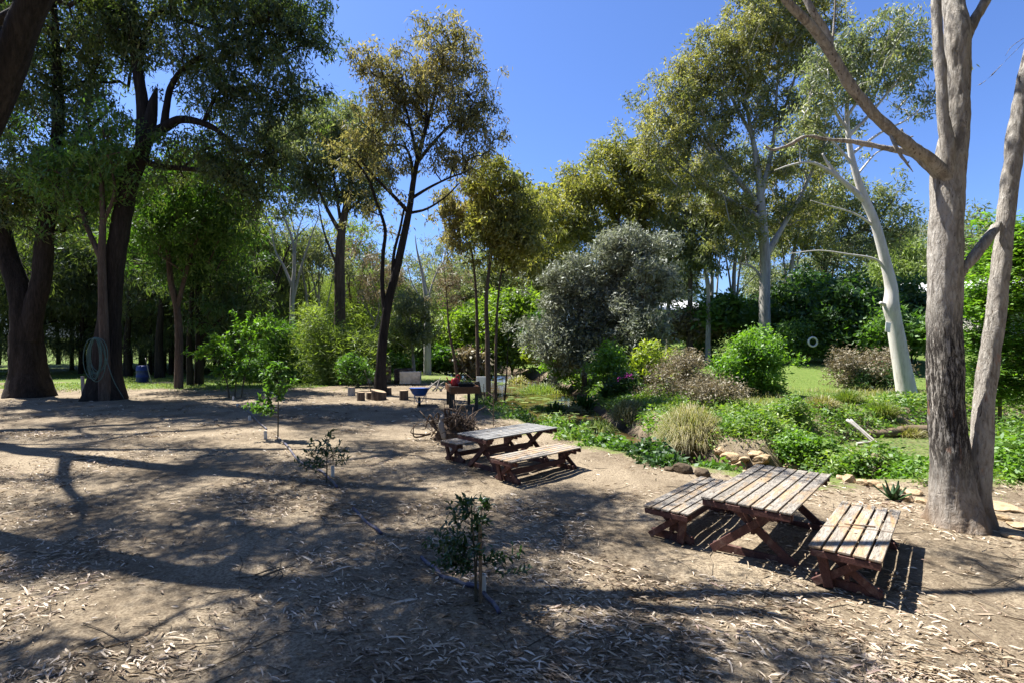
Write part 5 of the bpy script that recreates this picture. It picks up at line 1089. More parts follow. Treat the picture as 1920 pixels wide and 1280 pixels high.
for i, (u, v, Yd, ln, lab) in enumerate(((585, 640, 44, [(585, 690), (575, 560), (560, 480), (545, 400), (535, 345)], 'second leafless tree leaning left of the forked gum'), (485, 660, 40, [(485, 700), (500, 580), (520, 520), (545, 460), (580, 420)], 'leafless tree with a long crooked limb right of the dark pair'))):
    tree_px('dead_tree', Yd, (u, ln[0][1]), [(ln, .16, .02), ([ln[1], (ln[1][0] + 25, 520), (ln[1][0] + 40, 450)], .08, .02), ([ln[2], (ln[2][0] - 30, ln[2][1] - 40), (ln[2][0] - 45, ln[2][1] - 80)], .06, .015)], [(ln[3][0], ln[3][1], 45, 40, 8), (ln[2][0] - 20, ln[2][1] - 30, 40, 34, 6), (ln[1][0] + 35, 470, 30, 30, 5)], None, bark_dead if i == 0 else bark_dark, lab, 330 + i, 0, 0, rtip=.009, npb=3)

for i, (u, v, Yd, rr, ln, bl, mt, lab) in enumerate((
    (1378, 615, 52, .3, [(1378, 615), (1376, 520), (1384, 440), (1378, 360)], [(1378, 350, 46, 32, 7), (1340, 400, 40, 30, 6), (1415, 410, 40, 30, 6), (1380, 450, 40, 28, 5), (1400, 300, 30, 26, 4)], lf_gum, 'pale trunked gum just left of the tallest gum'),
    (1478, 605, 52, .32, [(1478, 605), (1482, 520), (1496, 430), (1510, 340)], [(1510, 320, 44, 34, 7), (1470, 380, 40, 30, 6), (1540, 390, 36, 30, 5), (1500, 440, 44, 28, 6), (1535, 270, 30, 28, 4)], lf_gold, 'gum between the tallest gum and the white gum'),
    (1215, 635, 54, .3, [(1215, 635), (1218, 530), (1210, 430), (1222, 340)], [(1222, 320, 40, 32, 7), (1190, 400, 40, 30, 6), (1250, 390, 44, 32, 6), (1215, 460, 44, 28, 5), (1265, 330, 34, 30, 5)], lf_gold, 'yellow green gum behind the narrow silvery tree'),
    (1330, 610, 60, .3, [(1340, 610), (1335, 520), (1325, 420), (1320, 340)], [(1320, 320, 46, 34, 7), (1285, 380, 40, 32, 6), (1350, 390, 40, 30, 5), (1300, 300, 34, 30, 5)], lf_tan, 'far ochre gum filling the gap left of the tallest gum'),
    (1085, 640, 60, .3, [(1085, 640), (1080, 540), (1075, 460), (1070, 400)], [(1070, 390, 40, 30, 6), (1050, 450, 40, 30, 5), (1100, 470, 44, 30, 5)], lf_gold, 'far gum at the left end of the right hand tree line'))):
    tree_px('tall_gum' if i < 2 else 'yellow_gum', Yd, (u, v), [(ln, rr, .05), (ln[:1] + [(ln[1][0] + 14, ln[1][1] - 30), (ln[2][0] + 40, ln[2][1] - 10)], rr * .5, .04), (ln[:1] + [(ln[1][0] - 10, ln[1][1] - 10), (ln[2][0] - 36, ln[2][1] - 10)], rr * .5, .04)], bl, mt, bark_greywhite, lab, 340 + i, .38, .105, 44, .6, steep=.7, bias=1.5, rtip=.022, group=GM if i > 9 else G_, cr=1.3, droop=.7)
# ================================================================== shrubs
def shrub(name, Yd, base, blobs, leaf, label, seed, L, Wd, per=30, sig=.22, group=None, cat='shrub', droop=.0, flat=.2, cr=.5, depth=.9, bark=None, sr=.035, npb=4, shell=.3, rtip=.006, names=('stem', 'foliage')):
    jr = np.random.default_rng(seed + 900); blobs = [(q[0] + jr.normal() * q[2] * .12, q[1], q[2] * jr.uniform(.8, 1.2), q[3] * jr.uniform(.8, 1.25), q[4]) + tuple(q[5:]) for q in blobs]
    limbs = [([(base[0], base[1]), ((base[0] + q[0]) / 2 + i, base[1] * .45 + q[1] * .55), (q[0], q[1])], sr, sr * .4) for i, q in enumerate(blobs[:6])]
    return tree_px(name, Yd, base, limbs, blobs, leaf, bark or bark_twig, label, seed, L, Wd, per, sig, cat, group, depth, cr, rtip, droop, .05, .1, npb=npb, bias=.4, flat=flat, shell=shell, sides=6, dsp=.4, names=names)


GB = 'shrubs on the far bank'; GW = 'weeds on the creek banks'
shrub('feathery_wattle', 34, (640, 722), [(640, 640, 46, 36, 12), (606, 675, 38, 34, 9), (672, 688, 38, 28, 9), (596, 625, 30, 30, 6), (690, 650, 26, 28, 5), (625, 705, 46, 14, 6)], lf_fern, 'light feathery yellow green wattle beside the brick pallets', 101, .34, .05, 62, .45, cr=.9, sr=.06)
shrub('wattle_shrub', 36, (520, 718), [(520, 640, 42, 40, 11), (488, 678, 34, 28, 7), (556, 685, 32, 30, 7), (510, 700, 44, 16, 5)], lf_mid, 'mid green shrub between the bright open shrub and the feathery wattle', 102, .32, .07, 52, .45, cr=.9, sr=.06)
shrub('leafy_shrub', 31, (672, 720), [(668, 692, 20, 20, 6), (680, 705, 18, 12, 4), (660, 672, 12, 12, 2)], lf_mid, 'small leafy shrub at the corner of the tall brick stack', 103, .2, .07, 40, .22)
shrub('acacia_shrub', 53, (960, 698), [(960, 575, 46, 30, 12), (985, 625, 36, 32, 9), (936, 615, 36, 36, 10), (1000, 590, 26, 26, 6), (955, 660, 50, 28, 9)], lf_acacia, 'big rounded bright green bush behind the slender trees', 104, .5, .17, 52, .7, GB, cr=1.3, sr=.09)
shrub('acacia_shrub', 55, (890, 698), [(895, 595, 40, 30, 10), (868, 640, 42, 34, 10), (914, 650, 32, 28, 7), (850, 670, 34, 24, 6), (900, 680, 30, 18, 5)], lf_acacia, 'big bright green bush left of the slender trees', 105, .5, .17, 52, .7, GB, cr=1.3, sr=.09)
shrub('acacia_shrub', 58, (838, 695), [(838, 630, 30, 30, 7), (824, 668, 26, 22, 5), (850, 605, 20, 20, 4)], lf_acacia, 'dimmer bush left of the pair of big bright bushes', 106, .5, .17, 50, .7, GB, cr=1.3, sr=.08)
for i, (u, v, Yd, ru, rv, mt, lab) in enumerate(((735, 694, 50, 30, 16, lf_bright, 'low bright bush just right of the leaning trunk beyond the pond'), (782, 690, 54, 26, 12, lf_lime, 'yellow green low bush left of the pale dead trunk'), (830, 688, 50, 30, 16, lf_mid, 'low round bush right of the pale dead trunk'), (876, 688, 50, 22, 14, lf_dry, 'brownish low bush at the pond edge below the big bright bushes'),
                                                 (1045, 694, 36, 26, 22, lf_bright, 'bright mound of creeper left of the big silver wattle'), (1012, 668, 46, 20, 14, lf_lime, 'pale yellow green bush beyond the grassy hummock'), (1020, 640, 44, 22, 24, lf_deep, 'dark shrub between the bright bushes and the silver wattle'))):
    shrub('low_shrub', Yd, (u, v), [(u, v - rv, ru, rv, 9), (u - ru * .5, v - rv * .6, ru * .6, rv * .6, 4), (u + ru * .6, v - rv * .7, ru * .5, rv * .6, 4)], mt, lab, 110 + i, .012 * Yd * .7, .0042 * Yd, 36, .008 * Yd, GB, cr=.6)
# nearer shrubs of the right bank
shrub('leafy_shrub', 23, (1402, 742), [(1400, 665, 42, 32, 12), (1370, 690, 30, 30, 8), (1438, 690, 28, 32, 8), (1425, 645, 26, 22, 5), (1385, 720, 36, 20, 7), (1440, 725, 22, 18, 4)], lf_bright, 'dense bright green shrub in front of the tallest gum', 120, .17, .07, 52, .22, GB, cr=.45, sr=.05)
shrub('lime_shrub', 25, (1220, 722), [(1222, 675, 28, 20, 8), (1205, 695, 22, 16, 5), (1240, 700, 20, 16, 5), (1215, 660, 12, 10, 2)], lf_lime, 'yellow lime leaved shrub on the far bank', 121, .18, .085, 34, .2, GB, cr=.45)
shrub('leafy_shrub', 25.5, (1135, 725), [(1128, 690, 20, 18, 5), (1150, 675, 18, 16, 4), (1165, 700, 20, 14, 4), (1140, 665, 10, 10, 2)], lf_bright, 'open leafy green shrub between the silver wattle and the lime shrub', 122, .19, .09, 30, .22, GB, cr=.45)
shrub('twiggy_shrub', 22, (1275, 745), [(1270, 695, 34, 26, 9), (1300, 715, 32, 22, 8), (1245, 722, 30, 18, 6), (1290, 675, 20, 16, 3)], lf_dry, 'pinkish beige dry twiggy shrub right of the lime shrub', 123, .13, .04, 46, .24, GB, cr=.45)
shrub('twiggy_shrub', 18.5, (1340, 765), [(1335, 728, 32, 18, 8), (1375, 735, 24, 16, 5), (1305, 740, 26, 14, 5)], lf_dry, 'dry beige shrub below the dense bright green one', 124, .11, .035, 44, .2, GB, cr=.4)
shrub('flowering_shrub', 24, (1185, 738), [(1180, 712, 22, 16, 6), (1200, 725, 16, 12, 3)], lf_deep, 'dark shrub with a few magenta flowers below the lime shrub', 125, .14, .05, 34, .2, GB, cr=.4)
fl_m = plain_mat('magenta petals', (.45, .03, .32), .6, .1, 9); fc = np.array([P(u, v, 23.4) for u, v in ((1176, 702), (1172, 706), (1182, 704), (1160, 709))]); fc = np.repeat(fc, 14, 0) + RNG.normal(size=(56, 3)) * .05
V, Q = leaves(fc, .07, .05, 0); o = mesh_np('flower_cluster', V, [Q], fl_m); tag(o, 'magenta flower cluster on the dark shrub under the lime shrub', 'flowers')
shrub('olive_shrub', 27, (1635, 722), [(1600, 690, 34, 22, 8), (1640, 690, 40, 26, 11), (1675, 695, 28, 22, 7), (1625, 705, 44, 14, 7), (1590, 672, 22, 10, 3), (1660, 670, 28, 10, 4)], lf_dry, 'low spreading olive shrub with pale tips left of the white gum', 126, .15, .05, 40, .24, cr=.45)
shrub('olive_shrub', 26.6, (1640, 724), [(1640, 705, 44, 16, 10), (1670, 700, 24, 18, 5)], lf_deep, 'dark green lower half of the spreading olive shrub by the white gum', 127, .14, .05, 40, .24, cr=.4)
shrub('clipped_hedge', 36.5, (1512, 668), [(1475, 635, 26, 24, 10), (1510, 630, 26, 26, 11), (1545, 632, 24, 26, 10), (1490, 655, 40, 12, 7), (1535, 655, 36, 12, 7)], lf_mid, 'clipped green hedge with the white ring hanging on it', 128, .2, .10, 44, .3, cat='hedge', cr=.5)
for i, (u, v, Yd, bl, mt, lab) in enumerate(((1600, 660, 36, [(1590, 570, 50, 40, 13), (1630, 600, 46, 40, 12), (1560, 610, 40, 36, 9), (1610, 640, 50, 22, 8), (1580, 540, 36, 22, 5)], lf_deep, 'large dark green shrub behind the white gum'), (1710, 650, 37, [(1700, 570, 40, 36, 10), (1720, 610, 36, 36, 9), (1700, 640, 36, 20, 6)], lf_deep, 'dark green shrub between the white gum and the thick pale gum'),
                                             (1690, 655, 33, [(1680, 615, 40, 24, 8), (1715, 635, 30, 20, 5), (1650, 635, 30, 20, 5)], lf_mid, 'mid green arching shrub low behind the white gum'), (1510, 625, 45, [(1500, 570, 40, 36, 9), (1535, 590, 36, 30, 7), (1480, 600, 34, 26, 6), (1470, 560, 26, 26, 4)], lf_deep, 'dark shrub behind the clipped hedge'),
                                             (1370, 628, 46, [(1370, 585, 36, 30, 8), (1400, 600, 26, 22, 5), (1340, 600, 30, 22, 5)], lf_mid, 'shrub left of the tallest gum trunk up the slope'), (1290, 640, 48, [(1285, 605, 30, 20, 6), (1320, 610, 30, 18, 5), (1250, 615, 24, 14, 4)], lf_dry, 'brownish shrub at the foot of the slim trunks'))):
    shrub('dark_shrub' if mt is lf_deep else 'leafy_shrub', Yd, (u, v), bl, mt, lab, 130 + i, .011 * Yd, .004 * Yd, 52, .012 * Yd, 'shrubs at the top of the lawn', cr=.9, sr=.07)
shrub('creeper_tree', 16, (1875, 745), [(1870, 500, 44, 44, 12), (1905, 470, 40, 40, 10), (1850, 570, 40, 40, 11), (1900, 570, 40, 44, 12), (1840, 640, 34, 40, 9), (1885, 650, 46, 44, 13), (1840, 710, 34, 30, 8), (1900, 720, 40, 30, 9), (1930, 520, 40, 60, 9), (1925, 660, 36, 60, 9), (1890, 430, 28, 20, 4)], lf_bright, 'tall leafy creeper covered tree at the right edge', 140, .13, .06, 46, .25, cat='tree', flat=.75, cr=.5, sr=.06, droop=.1)
GC = 'weeds on the creek banks'
wl = [(1385, 800, 14.6, 34, 30, lf_weed, 'leafy weed clump left of the log at the pond edge'), (1440, 805, 14.4, 40, 34, lf_weed, 'big leafy weed clump between the tussock and the log'), (1500, 832, 13.4, 36, 22, lf_bright, 'bright weed clump in front of the left end of the log'), (1470, 770, 17, 36, 22, lf_weed, 'weed clump below the dense bright shrub'), (1540, 852, 13.2, 30, 18, lf_weed, 'weed clump above the far corner of the nearer table'),
      (1425, 838, 14.4, 30, 12, lf_mid, 'weeds growing over the sunlit rock heap'), (1340, 800, 15.5, 26, 20, lf_mid, 'leafy weed behind the straw tussock'), (1680, 870, 11.2, 30, 30, lf_weed, 'leafy weeds just left of the thick pale gum'), (1715, 890, 10.4, 26, 26, lf_bright, 'bright broad leaved weeds against the thick pale gum'), (1640, 880, 11.2, 30, 22, lf_dry, 'dry brownish weeds over the garden edging rocks'),
      (1590, 880, 11.2, 34, 20, lf_weed, 'grey green feathery weeds left of the garden edging'), (1880, 880, 10.0, 40, 50, lf_bright, 'tall broad leaved weeds right of the thick pale gum'), (1925, 900, 9.6, 40, 56, lf_bright, 'tall broad leaved weeds cut off by the right edge'), (1870, 820, 12.5, 34, 36, lf_weed, 'sunlit weeds seen right of the second pale stem'), (1915, 830, 12, 34, 40, lf_weed, 'sunlit yellow flowered weeds at the right edge')]
for i, (u, v, Yd, ru, rv, mt, lab) in enumerate(wl):
    shrub('weed_clump', Yd, (u, v + rv * .9), [(u, v, ru, rv, 10), (u - ru * .6, v + rv * .4, ru * .6, rv * .6, 5), (u + ru * .6, v + rv * .4, ru * .6, rv * .6, 5)], mt, lab, 150 + i, .11, .05, 30, .13, GC, cat='weeds', cr=.28, flat=.55, sr=.012, npb=4)
for i, (u, v, Yd, ru, rv, lab) in enumerate(((1215, 850, 11.6, 26, 34, 'dark green nettles on the near bank left of the nearer bench'), (1160, 850, 12.4, 26, 22, 'leafy nettles at the water edge behind the farther table'), (1240, 872, 11.0, 20, 18, 'small dark nettles by the wet rocks'), (1130, 835, 13.0, 16, 14, 'little green weed at the bare earth edge near the farther bench'), (1325, 885, 10.9, 18, 18, 'grey green weed over the creek in front of the rock heap'))):
    shrub('nettle_clump', Yd, (u, v + rv), [(u, v, ru, rv * .8, 8), (u, v + rv * .5, ru, rv * .5, 5)], lf_deep if i in (0, 2) else lf_mid, lab, 170 + i, .12, .075, 24, .12, 'nettles on the near bank', cat='weeds', cr=.25, flat=.5, sr=.01)
for i, (u, v, Yd, ru, rv, lab) in enumerate(((935, 775, 20, 24, 16, 'low green plants on the bank right of the planter box'), (968, 788, 17.8, 20, 13, 'low green plants between the planter box and the farther table'), (1040, 806, 15.9, 16, 9, 'bright weeds at the creek edge behind the farther table'), (905, 760, 22.5, 14, 12, 'small weeds by the leaning dark post'), (1075, 822, 14, 14, 10, 'tiny bright weeds right of the farther table'))):
    shrub('bank_plant', Yd, (u, v + rv), [(u, v, ru, rv * .8, 7), (u, v + rv * .5, ru * 1.2, rv * .5, 5)], lf_weed if i in (2, 4) else lf_mid, lab, 180 + i, .14, .05, 24, .16, 'plants on the near bank', cat='weeds', cr=.3, flat=.3, sr=.01)

# ================================================================== tussocks
def blades(base, d0, L, W, bend, rng):
    """curved tapering strips: base (n,3), start directions, bend downwards."""
    n = len(base); d0 = norm(d0); l = L if np.ndim(L) else np.full(n, L); side = norm(np.cross(d0, np.array([0, 0, 1.0]) + rng.normal(size=(n, 3)) * .5)) * (W if np.ndim(W) == 0 else W[:, None]) * .5
    dn = np.array([0, 0, -1.0]); p1 = base + d0 * l[:, None] * .45; p2 = base + (d0 * .8 + dn * bend * .45) * l[:, None] * .95
    V = np.stack([base - side, base + side, p1 + side * .8, p1 - side * .8, p2], 1).reshape(-1, 3); b = np.arange(n)[:, None] * 5
    return V, b + [0, 1, 2, 3], b + [3, 2, 4]


def tussock(name, u, v, Yd, ru, h, n, L, W, mat, lab, seed, bend=.8, spread=.8, group=None, cat='grass clump', dome=.6):
    rng = np.random.default_rng(seed); b = P(u, v, Yd); b[2] = tz(b[0], b[1]); r_ = ru * Yd / F; hh = h * Yd / F
    d = norm(rng.normal(size=(n, 3))); d[:, 2] = np.abs(d[:, 2]); q = d * (rng.random(n) ** .4)[:, None] * np.array([r_, r_, hh]) * dome
    dr = d * np.array([spread, spread, .4]) + np.array([0, 0, .75]) + rng.normal(size=(n, 3)) * .25
    V, Q, T = blades(q - np.array([0, 0, .05]), dr, L * rng.uniform(.6, 1.2, n), W, bend, rng)
    return tag(mesh_np(name, V, [Q, T], mat, loc=b), lab, cat, group)
GT = 'grass tussocks on the banks'
tussock('grass_tussock', 1295, 858, 14.9, 66, 84, 6500, .8, .013, lf_straw, 'large shaggy straw and green tussock on the creek edge behind the nearer bench', 1, 1.1, .9, GT, dome=.75)
tussock('grass_tussock', 1120, 802, 19.5, 36, 48, 2600, .8, .016, lf_grass, 'green tussock hanging over the narrow creek right of the farther table', 2, 1.0, .9, GT, dome=.7)
tussock('grass_tussock', 1180, 790, 20, 40, 46, 2400, .7, .016, lf_straw, 'second tussock right of the one over the narrow creek', 3, 1.0, .9, GT, dome=.7)
tussock('grass_tussock', 1215, 835, 15.5, 34, 34, 2000, .55, .014, lf_straw, 'low pale tussock left of the large shaggy one', 4, 1.0, .9, GT, dome=.7)
tussock('grass_tussock', 1070, 745, 26, 40, 26, 1800, .8, .022, lf_straw, 'yellowish tussock at the bend of the creek', 5, .9, .9, GT)
tussock('grass_tussock', 1590, 775, 20.5, 30, 26, 1500, .7, .018, lf_grass, 'tall green tussock in the wet meadow left of the white gum', 6, .6, .6, GT); tussock('grass_tussock', 1655, 782, 19.5, 36, 24, 1600, .7, .018, lf_grass, 'green tussock just beyond the log, below the white gum', 7, .6, .6, GT)
tussock('grass_tussock', 1700, 790, 18.5, 34, 22, 1500, .7, .018, lf_straw, 'straw tussock at the right end of the visible log', 8, .6, .6, GT); tussock('grass_tussock', 1540, 790, 19, 34, 24, 1500, .7, .018, lf_straw, 'straw tussock at the left end of the log', 9, .7, .7, GT)
tussock('grass_hummock', 1025, 722, 36, 60, 26, 3800, .8, .03, lf_grass, 'smooth bright green grassy hummock at the far side of the pond', 10, .8, .8, GT, dome=.9)
tussock('flax_clump', 970, 706, 44, 20, 22, 420, 1.5, .08, lf_straw, 'spiky yellowish flax clump at the pond edge', 11, .8, .9, None, 'plant')
tussock('arum_clump', 1040, 762, 25.5, 26, 34, 240, .95, .11, lf_deep, 'dark strap leaved arums at the creek bend', 12, .5, .5, 'arum clumps', 'plant'); tussock('arum_clump', 1095, 738, 27, 30, 34, 260, 1.0, .12, lf_deep, 'dark arums below the silver wattle', 13, .5, .5, 'arum clumps', 'plant'); tussock('arum_clump', 1150, 745, 25, 30, 32, 240, .95, .12, lf_deep, 'dark arums left of the magenta flowers', 14, .5, .5, 'arum clumps', 'plant')
tussock('arum_clump', 1012, 748, 26, 18, 24, 110, .8, .10, lf_mid, 'paler sunlit arums nearest the water', 15, .5, .6, 'arum clumps', 'plant')
ag = hit(1675, 938); rng = np.random.default_rng(5); mb = MB()
for i in range(11):
    a = i * 2.4; tlt = .25 + .07 * i; L_ = rng.uniform(.26, .36); d = np.array([math.cos(a) * math.sin(tlt), math.sin(a) * math.sin(tlt), math.cos(tlt)]); s = norm(np.cross(d, [0, 0, 1.0])); n_ = np.cross(s, d)
    rows = [(.0, .03), (.3, .045), (.65, .035), (1, .003)]; vs = []
    for f, w_ in rows: vs += [d * L_ * f + s * w_ - n_ * .012, d * L_ * f + n_ * .012, d * L_ * f - s * w_ - n_ * .012, d * L_ * f + n_ * .024 * (1 - f)]
    b0 = [(j * 4 + k_, j * 4 + (k_ + 1) % 4, (j + 1) * 4 + (k_ + 1) % 4, (j + 1) * 4 + k_) for j in range(3) for k_ in range(4)]; mb.add(vs, b0)
o = mb.build('agave', lf_citrus, None); o.location = ag; tag(o, 'small spiky agave in front of the garden edging rocks', 'plant')
rs = P(1352, 884, 11.6); rng = np.random.default_rng(6); ps = []
for i in range(26):
    a = rs + np.array([rng.normal() * .22, rng.normal() * .15, rng.uniform(-.5, -.2)]); c = a + np.array([-.45 + rng.normal() * .15, .3 * rng.normal(), .55 + rng.uniform(-.2, .35)]); ps.append([a, (a + c) / 2 + rng.normal(size=3) * .04, c])
sticks('dry_reeds', ps, dry_twig, 'bundle of dry brown reeds fallen beside the rock heap in the creek', 'reeds', .012)
q0 = gz(522, 1085); rng = np.random.default_rng(8)
sticks('fallen_twig', [[q0 + np.array([x, y, .01]), q0 + np.array([x * .3 + .05, y, .09]), q0 + np.array([x2, y2, z2])] for x, y, x2, y2, z2 in ((-.22, .05, .1, .2, .06), (-.1, -.05, .03, .02, .24), (-.25, 0, .15, .1, .14), (.02, -.03, -.2, .12, .12), (-.3, .1, .05, -.05, .05))], bark_twig, 'small dark dead twig sticking up from the leaves left of the nearest sapling', 'twig', .008)

# ================================================================== ground cover (nobody could count it)
def scat(n, x0, x1, y0, y1, rng): return rng.uniform(x0, x1, n), rng.uniform(y0, y1, n)
rng = np.random.default_rng(77)
x, y = scat(60000, -6, 26, 8, 42, rng); d, w_, s = creek_d(x, y); sdv = d * s
vis = np.abs(x) < y * 1.06 + .5; n1 = vnoise(x, y, 1.7, 4)
pond = (x > 7.5)
keep = vis & (((sdv > w_ * np.where(x > 8, .93, 1.0) + np.where(x > 8, 0, .25)) & (sdv < w_ + np.where(x > 8.5, .5 + 1.5 * n1, 3.5 + 5 * n1)) & (y < 27 + 30 * (x < 8)) & ((x < 8.5) | (y < 24))) | ((s < 0) & (d > w_ * .95) & (d < w_ + np.where(x > 5.5, 1.5, 1.0)) & (n1 > np.where(x > 5.5, .3, np.where(y < 14, .6, .85)))) | (pond & (d < w_ + .4) & (n1 > .5) & (y < 15)))
keep &= rng.random(len(x)) < np.clip(13 / y, .18, 1)
for q in RP: keep &= ~((np.abs(x - q[0] * y / q[1]) < .5) & (y < q[1] + .1) & (y > q[1] - 2.4))
keep &= ~((x > 9.3) & (x < 16) & (y > 15.6) & (y < 18.4) & (d < w_ * .95) & (vnoise(x, y, .9, 41) < .72))
x, y, n1 = x[keep], y[keep], n1[keep]; n = len(x); z = np.maximum(terrain(x, y), WATER - .02); hgt = .10 + .38 * vnoise(x, y, 1.2, 5) ** 1.3; sz = np.clip(y / 13, .8, 2.2)
K = 9; c = np.stack([np.repeat(x, K), np.repeat(y, K), np.repeat(z, K)], -1); f = rng.random(n * K); c[:, 2] += f * np.repeat(hgt, K); c[:, :2] += rng.normal(size=(n * K, 2)) * (.07 + .05 * np.repeat(sz, K))[:, None]
V, Q = leaves(c, .10 * np.repeat(sz, K), .045 * np.repeat(sz, K), -.1, .5, rng); tag(mesh_np('bank_weeds', V, [Q], lf_weed), 'low green weeds covering both creek banks', 'weeds', kind='stuff')


def grass(name, x, y, h, W, mat, lab, rng, lean=.5, bend=.6):
    z = np.maximum(terrain(x, y), WATER); n = len(x); b = np.stack([x, y, z - .01], -1); d0 = rng.normal(size=(n, 3)) * lean; d0[:, 2] = 1
    V, Q, T = blades(b, d0, h, W, bend, rng); return tag(mesh_np(name, V, [Q, T], mat), lab, 'grass', kind='stuff')
x, y = scat(260000, 2, 62, 15, 60, rng); d, w_, s = creek_d(x, y); sdv = d * s; keep = (np.abs(x) < y * 1.06) & (sdv > w_ + .5) & (rng.random(len(x)) < np.clip(16 / y, 0, 1) ** 1.2) & (vnoise(x, y, 2.2, 12) + .35 * rng.random(len(x)) > .38)
x, y = x[keep], y[keep]; meadow = (y < 25) & (x > 7)
xt, yt = scat(70000, 1.5, 20, 11, 34, rng); d2, w2, s2 = creek_d(xt, yt); kt = (s2 > 0) & (d2 > w2 + .2) & (d2 < w2 + 9) & (vnoise(xt, yt, 1.5, 51) > .5) & (rng.random(len(xt)) < np.clip(13 / yt, 0, 1) * .55) & (np.abs(xt) < yt * 1.06)
xt, yt = xt[kt], yt[kt]; grass('tall_grass', xt, yt, rng.uniform(.25, .65, len(xt)), .012 * np.clip(yt / 16, .8, 2), lf_straw, 'loose tall grass among the weeds of the far bank', rng, .4, .7)
grass('lawn_grass', x, y, np.where(meadow, .10 + .30 * vnoise(x, y, 1.3, 14), .05 + .07 * vnoise(x, y, 2, 15)) * rng.uniform(.6, 1.3, len(x)), .011 * np.clip(y / 16, .8, 2.5), lf_grass, 'sunlit lawn and meadow grass on the far bank', rng)
x, y = scat(120000, -4, 14, 6, 30, rng); d, w_, s = creek_d(x, y); keep = (s < 0) & (d > w_ * .95) & (d < w_ + .6 + 1.7 * vnoise(x, y, .8, 16)) & (rng.random(len(x)) < np.clip(9 / y, 0, 1)) & (np.abs(x) < y * 1.06)
x, y = x[keep], y[keep]; grass('bank_grass', x, y, rng.uniform(.03, .11, len(x)), .007 * np.clip(y / 8, 1, 2.5), lf_grass, 'thin short grass along the near edge of the creek', rng, .9, .9)
x, y = scat(120000, -48, -4, 26, 48, rng); m_ = sstep(.42, .6, vnoise(x, y, 3.5, 9)) * sstep(27, 31, y); keep = (rng.random(len(x)) < m_ * .55) & (np.abs(x) < y * 1.05) & (creek_d(x, y)[0] > 4)
x, y = x[keep], y[keep]; grass('shade_grass', x, y, rng.uniform(.08, .28, len(x)), .025, lf_grass, 'patchy grass under the dark trees on the left', rng)

# leaf litter, thrown mostly in drifts
def litter(n, y0, y1, L, W, seed, thr=.3):
    rng = np.random.default_rng(seed); y = y0 * (y1 / y0) ** rng.random(n); x = rng.uniform(-1.1, 1.1, n) * y
    dn = vnoise(x, y, 1.3, 21) * .6 + vnoise(x, y, .4, 22) * .4; near_s = 1.2 * np.exp(-((x - 6.0) ** 2 + (y - 6.8) ** 2) / .8) + np.exp(-((x + .3) ** 2 + (y - 5.0) ** 2) / 1.2) + np.exp(-((x + 3.2) ** 2 + (y - 9) ** 2) / 3) + .8 * np.exp(-((x - 2.2) ** 2 + (y - 4.4) ** 2) / 3.2)
    d, w_, s = creek_d(x, y); keep = (rng.random(n) < np.clip((dn - thr) * 2.4 + near_s * .5, .03, 1)) & ~((d < w_ + 1.2)) & ~((s > 0))
    x, y = x[keep], y[keep]; m = len(x); z = terrain(x, y); a = rng.normal(-.35, .75, m); a += PI * (rng.random(m) < .5)
    dr = np.stack([np.cos(a), np.sin(a), rng.normal(size=m) * .16], -1); c = np.stack([x, y, z + rng.uniform(.004, .022, m)], -1)
    return leafshape(c, dr, L, W, rng, .3)
tp = []
for cx_, cy_, rz_, L_, W_t, h_, n_ in ((3.34, 6.6, RZ1, 2.1, .9, .735, 12), (3.93, 5.8, RZ1, 1.9, .55, .455, 6), (2.6, 7.26, RZ1, 1.9, .55, .455, 7), (-.06, 10.75, RZ2, 2, .85, .735, 12), (.5, 9.9, RZ2, 1.9, .55, .455, 7)):
    for _ in range(n_):
        a_, b_ = RNG.uniform(-.5, .5) * L_, RNG.uniform(-.5, .5) * W_t; tp.append((cx_ + a_ * math.cos(rz_) - b_ * math.sin(rz_), cy_ + a_ * math.sin(rz_) + b_ * math.cos(rz_), h_ + tz(cx_, cy_)))
tp = np.array(tp); td = RNG.normal(size=tp.shape); td[:, 2] *= .05
parts_ = [leafshape(tp, td, .09, .017, RNG, .2), litter(19000, 3.0, 8.5, .11, .019, 1, .40), litter(22000, 7.5, 15, .115, .022, 2, .42), litter(14000, 14, 34, .17, .045, 3, .45), litter(3000, 3.0, 9, .055, .03, 4, .44), litter(13000, 3.0, 12, .04, .010, 5, .25), litter(500, 3.2, 14, .30, .022, 6, .3)]
Vs, Ts, Qs, off = [], [], [], 0
for V, T, Q in parts_: Vs.append(V); Ts.append(T + off); Qs.append(Q + off); off += len(V)
tag(mesh_np('leaf_litter', np.vstack(Vs), [np.vstack(Ts), np.vstack(Qs)], lf_litter), 'dry fallen gum leaves scattered in drifts over the bare earth', 'leaf litter', kind='stuff')
rng = np.random.default_rng(9); mb = MB()
for i in range(620):
    yy = 3.2 * (16 / 3.2) ** rng.random(); xx = rng.uniform(-1.05, 1.05) * yy
    dd, ww, ss = creek_d(np.array([xx]), np.array([yy]))
    if ss[0] > 0 or dd[0] < ww[0] + 1.5: continue
    a = rng.normal(-.3, .9); L_ = rng.uniform(.08, .5) * (1 if rng.random() < .9 else 2); p = [np.array([xx + math.cos(a) * t * L_ + rng.normal() * .02, yy + math.sin(a) * t * L_ + rng.normal() * .02, 0]) for t in (-.5, -.1, .2, .5)]
    for q in p: q[2] = tz(q[0], q[1]) + rng.uniform(.004, .02)
    r0 = rng.uniform(.0018, .006); mb.tube(p, [r0, r0, r0 * .8, r0 * .5], 4)
tag(mb.build('twig_litter', bark_twig), 'thin dry twigs scattered among the fallen leaves', 'twigs', kind='stuff')
